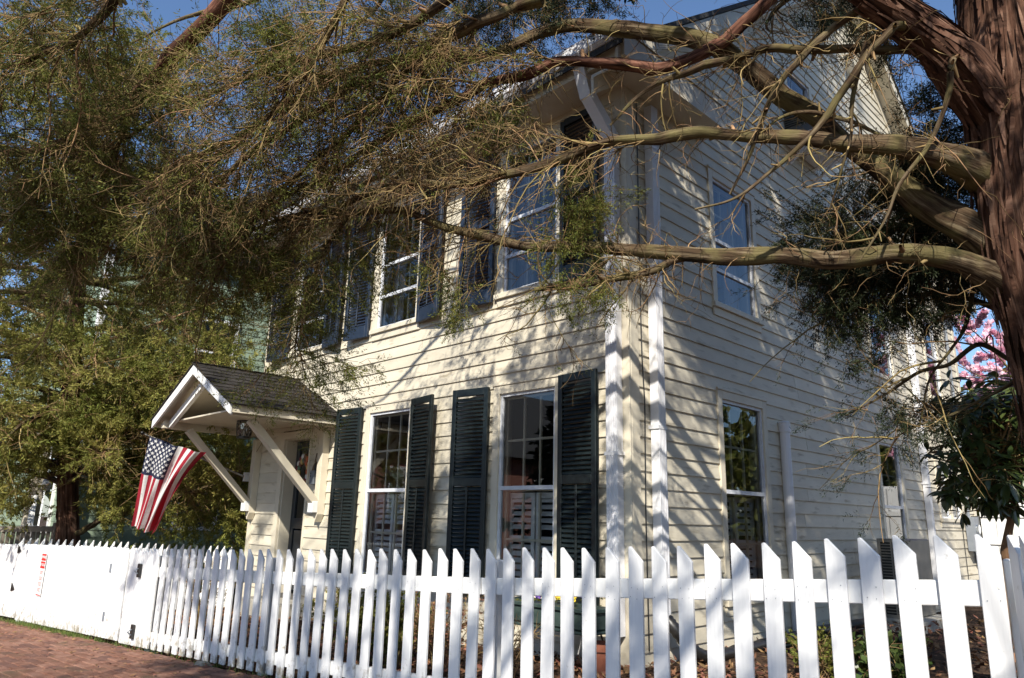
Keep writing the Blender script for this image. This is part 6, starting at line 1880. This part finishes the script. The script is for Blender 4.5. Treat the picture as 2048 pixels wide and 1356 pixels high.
def left_porch():
    p = spot(67, 1000, 13.2)
    x, y = p[0], p[1]
    z0 = gz(x)
    t = thing('porch_stair', (x, y, z0), 'cream painted porch post and stair rail of the green house', 'porch')
    MB().box(x - .11, x + .11, y - .11, y + .11, z0, 3.2).build('post', M['trim'], t, bevel=.01)
    MB().box(x - .14, x + .14, y - .14, y + .14, 1.9, 1.98).build('post_collar', M['trim'], t)
    MB().box(x - .13, x + .13, y - .13, y + .13, z0, z0 + .9).build('post_base', M['white'], t)
    a = np.array([x, y, 1.75]); b = np.array([x + .55, y - .1, 1.10]); 
    MB().beam(a, b, .09, .13).build('stair_rail', M['white'], t)
    for k in range(6):
        q = a + (b - a) * (k + .5) / 6
        MB().beam(q, (q[0], q[1], q[2] - .75), .045, .045, up=(0, 1, 0)).build('baluster', M['white'], t)
    MB().box(b[0] - .08, b[0] + .08, b[1] - .08, b[1] + .08, z0, 1.13).build('newel', M['whitemetal'], t); MB().box(b[0] - .11, b[0] + .11, b[1] - .11, b[1] + .11, 1.13, 1.19).build('newel_cap', M['whitemetal'], t)
    # dusky railing in front
    r0, r1 = np.array(spot(-60, 1058, 12.2)), np.array(spot(118, 1058, 12.0))
    t2 = thing('porch_railing', (r0[0], r0[1], z0), 'brownish grey balustrade railing in front of the green house porch', 'railing')
    MB().beam(r0, r1, .10, .09).build('top_rail', M['greytimber'], t2); MB().beam(r0 - [0, 0, .55], r1 - [0, 0, .55], .08, .08).build('bottom_rail', M['greytimber'], t2)
    for k in range(19):
        q = r0 + (r1 - r0) * k / 18
        MB().beam((q[0], q[1], q[2] - .03), (q[0], q[1], q[2] - .55), .05, .05, up=(0, 1, 0)).build('baluster', M['greytimber'], t2)
    for q in (r0, r1): MB().box(q[0] - .08, q[0] + .08, q[1] - .08, q[1] + .08, z0 - .1, q[2] + .1).build('post', M['greytimber'], t2)
    c = spot(92, 972, 12.9)
    g = MB(); g.ball(tuple(c), .085, 10, 8); g.ball((c[0] - .06, c[1], c[2] + .08), .05, 8, 6); o = g.build('porch_lamp', M['fwhite'], origin=tuple(c), smooth=True); tag(o, 'white globe porch lamp beside the cream post', 'lamp')
left_porch()

def rear_building():
    c = spot(2030, 1040, 13.5)
    x0, y0 = c[0] - .55, c[1]
    t = thing('white_outbuilding', (x0 + 1.5, y0 + 1, gz(1)), 'bright white boarded outbuilding wall behind the right end of the house', 'building')
    MB().box(x0, x0 + 4, y0, y0 + .12, gz(1) - .1, 2.35).build('wall', M['white'], t)
    for k in range(16): MB().box(x0 + k * .25, x0 + k * .25 + .235, y0 - .022, y0 - .001, gz(1) - .05, 2.3).build('board', M['white'], t)
    for z in (1.25, 1.75): MB().box(x0, x0 + 4, y0 - .05, y0 - .023, z, z + .09).build('batten', M['white'], t)
rear_building()

def brick_neighbour():
    t = thing('brick_house', (-19, -14, gz(-19)), 'red brick house with dark roof across the street, mirrored in the front windows', 'house')
    x1, y0, y1 = -15.0, -24.0, -7.0
    MB().box(x1 - 9, x1, y0, y1, -.6, 3.7).build('wall', M['housebrick'], t)
    MB().prism([(x1 + .4, y0 - .4, 3.6), (x1 - 4.5, y0 - .4, 7.0), (x1 - 9.4, y0 - .4, 3.6)], (0, y1 - y0 + .8, 0)).build('roof', M['roof'], t)
    for y in (-9.2, -12.4, -15.6, -18.8, -22.0):
        w = MB().box(x1, x1 + .05, y, y + 1.1, 1.3, 3.0).build('window', M['signwhite'], t)
        MB().box(x1 + .05, x1 + .06, y + .08, y + .5, 1.4, 2.9).build('shutter', M['green'], w); MB().box(x1 + .05, x1 + .06, y + .6, y + 1.02, 1.4, 2.9).build('shutter', M['green'], w)
brick_neighbour()

def sky_block_tree(x, y, h, r_, mat, label, seed, z0=.6):  # unseen trees added to keep sky light off the walls
    rng = np.random.default_rng(seed)
    base = np.array([x, y, gz(x)])
    t = thing('sky_blocking_evergreen', base, label, 'tree')
    limb_obj('trunk', [base, base + [0, 0, h * .4], base + [.1, 0, h * .9]], [.2, .14, .04], M['limb'], t, seed=seed)
    n = 2600
    f = rng.uniform(0, 1, n); az = rng.uniform(0, 6.28, n)
    rr = r_ * (1 - f) ** .6 * rng.uniform(.35, 1.05, n) * (1 + .25 * np.sin(az * 5 + f * 17))
    P = np.stack([x + rr * np.cos(az), y + rr * np.sin(az), base[2] + z0 + f * (h - z0)], 1)
    V, Q = sprays_np(P, norm(np.stack([np.cos(az), np.sin(az), rng.normal(-.1, .4, n)], 1)), rng, n=9, length=.5, leaf=.28, width=.07)
    np_mesh('foliage', V, Q, mat, t)['kind'] = 'stuff'
sky_block_tree(10.5, 2.5, 8.5, 2.4, M['leafdark'], 'tall dark evergreen added out of view right of the house to block sky light', 401)
sky_block_tree(12.5, 7.0, 7.0, 2.6, M['leaf'], 'broad mid green evergreen added out of view right of the house to block sky light', 402)
sky_block_tree(-10.5, -13.0, 7.0, 2.2, M['leafdark'], 'dark evergreen added in front of the brick house across the street to block sky light', 403)

# far trees closing the horizon behind everything
def far_trees():
    rng = np.random.default_rng(55)
    C = []
    for k in range(90):
        a = rng.uniform(rad(50), rad(200)); d = rng.uniform(38, 60)
        C.append((-6 + d * math.cos(a), d * math.sin(a) + 4, rng.uniform(3, 7), rng.uniform(3, 4.6)))
    pts = []
    for x, y, z, r in C:
        n = 260
        u = norm(rng.normal(0, 1, (n, 3))) * (rng.uniform(.3, 1, (n, 1)) ** .5) * r
        u[:, 2] *= 1.2
        pts.append(np.array([x, y, z]) + u)
    P = np.concatenate(pts); P = P[P[:, 2] > -.5]
    V, Q = sprays_np(P, norm(rng.normal(0, 1, P.shape)), rng, n=4, length=.6, leaf=.7, width=.28)
    o = np_mesh('far_trees', V, Q, M['leaf']); o['kind'] = 'stuff'; o['label'] = 'distant belt of trees beyond the houses'
far_trees()

# ------------------------------------------------------------------ ground cover
def ground_cover():
    rng = np.random.default_rng(19)
    # dead leaves in the bed and along the fence
    n = 9000
    s = rng.uniform(-4.5, 6.5, n); off = rng.uniform(.03, 2.4, n)
    P = FA[None] + FD[None] * s[:, None] + FN[None] * off[:, None]
    x3 = rng.uniform(.05, 3.0, 2500); y3 = rng.uniform(-1.5, 6, 2500)
    P = np.concatenate([P, np.stack([x3, y3], 1)])
    P = P[~((P[:, 1] > -.02) & (P[:, 0] < .04))]
    n = len(P)
    z = np.array([gz(x) for x in P[:, 0]]) + rng.uniform(.0, .03, n) + np.where(P[:, 1] > -.6, .03, 0)
    c = np.stack([P[:, 0], P[:, 1], z], 1)
    a = rng.uniform(0, 6.28, n); u = np.stack([np.cos(a), np.sin(a), rng.normal(0, .4, n)], 1); w = np.stack([-np.sin(a), np.cos(a), rng.normal(0, .4, n)], 1)
    L = rng.uniform(.018, .042, (n, 1))
    V = np.stack([c - u * L, c - w * L * .5, c + u * L + [0, 0, .006], c + w * L * .5], 1).reshape(-1, 3)
    o = np_mesh('leaf_litter', V, np.arange(len(V)).reshape(-1, 4), M['litter']); o['kind'] = 'stuff'; o['label'] = 'brown dead leaves scattered over the planting bed'
    # a few on the sidewalk
    n = 650
    s = rng.uniform(-6.5, 2, n); off = -np.abs(rng.normal(.02, .5, n)) - .02
    P = FA[None] + FD[None] * s[:, None] + FN[None] * off[:, None]
    c = np.stack([P[:, 0], P[:, 1], np.array([gz(x) for x in P[:, 0]]) + .012], 1)
    a = rng.uniform(0, 6.28, n); u = np.stack([np.cos(a), np.sin(a), rng.normal(0, .15, n)], 1); w = np.stack([-np.sin(a), np.cos(a), rng.normal(0, .15, n)], 1); L = rng.uniform(.012, .03, (n, 1))
    V = np.stack([c - u * L, c - w * L * .5, c + u * L, c + w * L * .5], 1).reshape(-1, 3)
    o = np_mesh('leaf_litter', V, np.arange(len(V)).reshape(-1, 4), M['litter']); o['kind'] = 'stuff'; o['label'] = 'few brown leaves lying on the brick sidewalk'
    # grass along the fence foot
    n = 2600
    s = np.concatenate([rng.normal(-4.3, .35, 900), rng.normal(-3.1, .6, 900), rng.uniform(-5.4, 5, 800)]); n = len(s)
    off = -np.abs(rng.normal(0, .05, n)) - .005
    P = FA[None] + FD[None] * s[:, None] + FN[None] * off[:, None]
    c = np.stack([P[:, 0], P[:, 1], np.array([gz(x) for x in P[:, 0]]) - .005], 1)
    d = norm(rng.normal(0, .5, (n, 3)) + [0, 0, 1]); w = norm(np.cross(d, rng.normal(0, 1, (n, 3)))) * .0025; L = rng.uniform(.02, .065, (n, 1))
    V = np.stack([c - w, c + w, c + d * L * .7 + w * .6, c + d * L], 1).reshape(-1, 3)
    o = np_mesh('grass_tufts', V, np.arange(len(V)).reshape(-1, 4), M['grass']); o['kind'] = 'stuff'; o['label'] = 'short green grass at the foot of the fence'
ground_cover()

def shrub(px, py, depth, rx, h, n, mat, label, leaf=.03, width=.012, seed=0, stem=True):
    rng = np.random.default_rng(900 + seed)
    c = spot(px, py, depth); base = np.array([c[0], c[1], gz(c[0])])
    t = thing('shrub', base, label, 'shrub')
    m = 26
    az = rng.uniform(0, 6.28, m)
    D = np.stack([np.cos(az) * rx / h, np.sin(az) * rx / h, np.ones(m)], 1) * 1.0
    G = grow(np.repeat(base[None], m, 0) + rng.normal(0, .02, (m, 3)) * [1, 1, 0], D, rng.uniform(.6, 1.05, m) * h, 6, rng, wander=.2)
    C, T, _ = pick(G, m * 8, rng, .3, 1); G2 = grow(C, side_dirs(T, rng), rng.uniform(.06, .2, m * 8), 4, rng, wander=.3)
    V, Q = cat([tubes_np(G, np.full(m, .006), np.full(m, .002), 4), tubes_np(G2, np.full(len(C), .003), np.full(len(C), .001), 3)])
    np_mesh('stems', V, Q, M['twig'], t)['kind'] = 'stuff'
    if n:
        C, T, _ = pick(G2, n, rng, 0, 1)
        V, Q = sprays_np(C, T, rng, n=6, length=.05, leaf=leaf, width=width)
        np_mesh('leaves', V, Q, mat, t)['kind'] = 'stuff'
shrub(720, 1260, 6.1, .32, .62, 900, M['leafsun'], 'low green shrub behind the pickets below the left front window', seed=1)
shrub(800, 1270, 6.0, .25, .55, 600, M['leaf'], 'darker green shrub behind the pickets between the two front windows', seed=2)
shrub(880, 1260, 5.7, .25, .60, 260, M['litter'], 'half dead brown twiggy shrub behind the pickets', leaf=.02, width=.008, seed=3)
shrub(1015, 1300, 5.2, .12, .50, 0, None, 'bare branching stem beside the planter', seed=4)
shrub(1640, 1330, 5.2, .18, .34, 240, M['leaf'], 'small leafy plant beside the pale rock', seed=5)
shrub(1780, 1330, 4.9, .22, .34, 240, M['bigleaf'], 'low dark plant under the air conditioner', leaf=.06, width=.02, seed=6)
shrub(420, 1075, 8.4, .25, .9, 60, M['leafsun'], 'thin budding shrub behind the fence near the flag', leaf=.02, width=.006, seed=7)
print('done', len(bpy.data.objects))
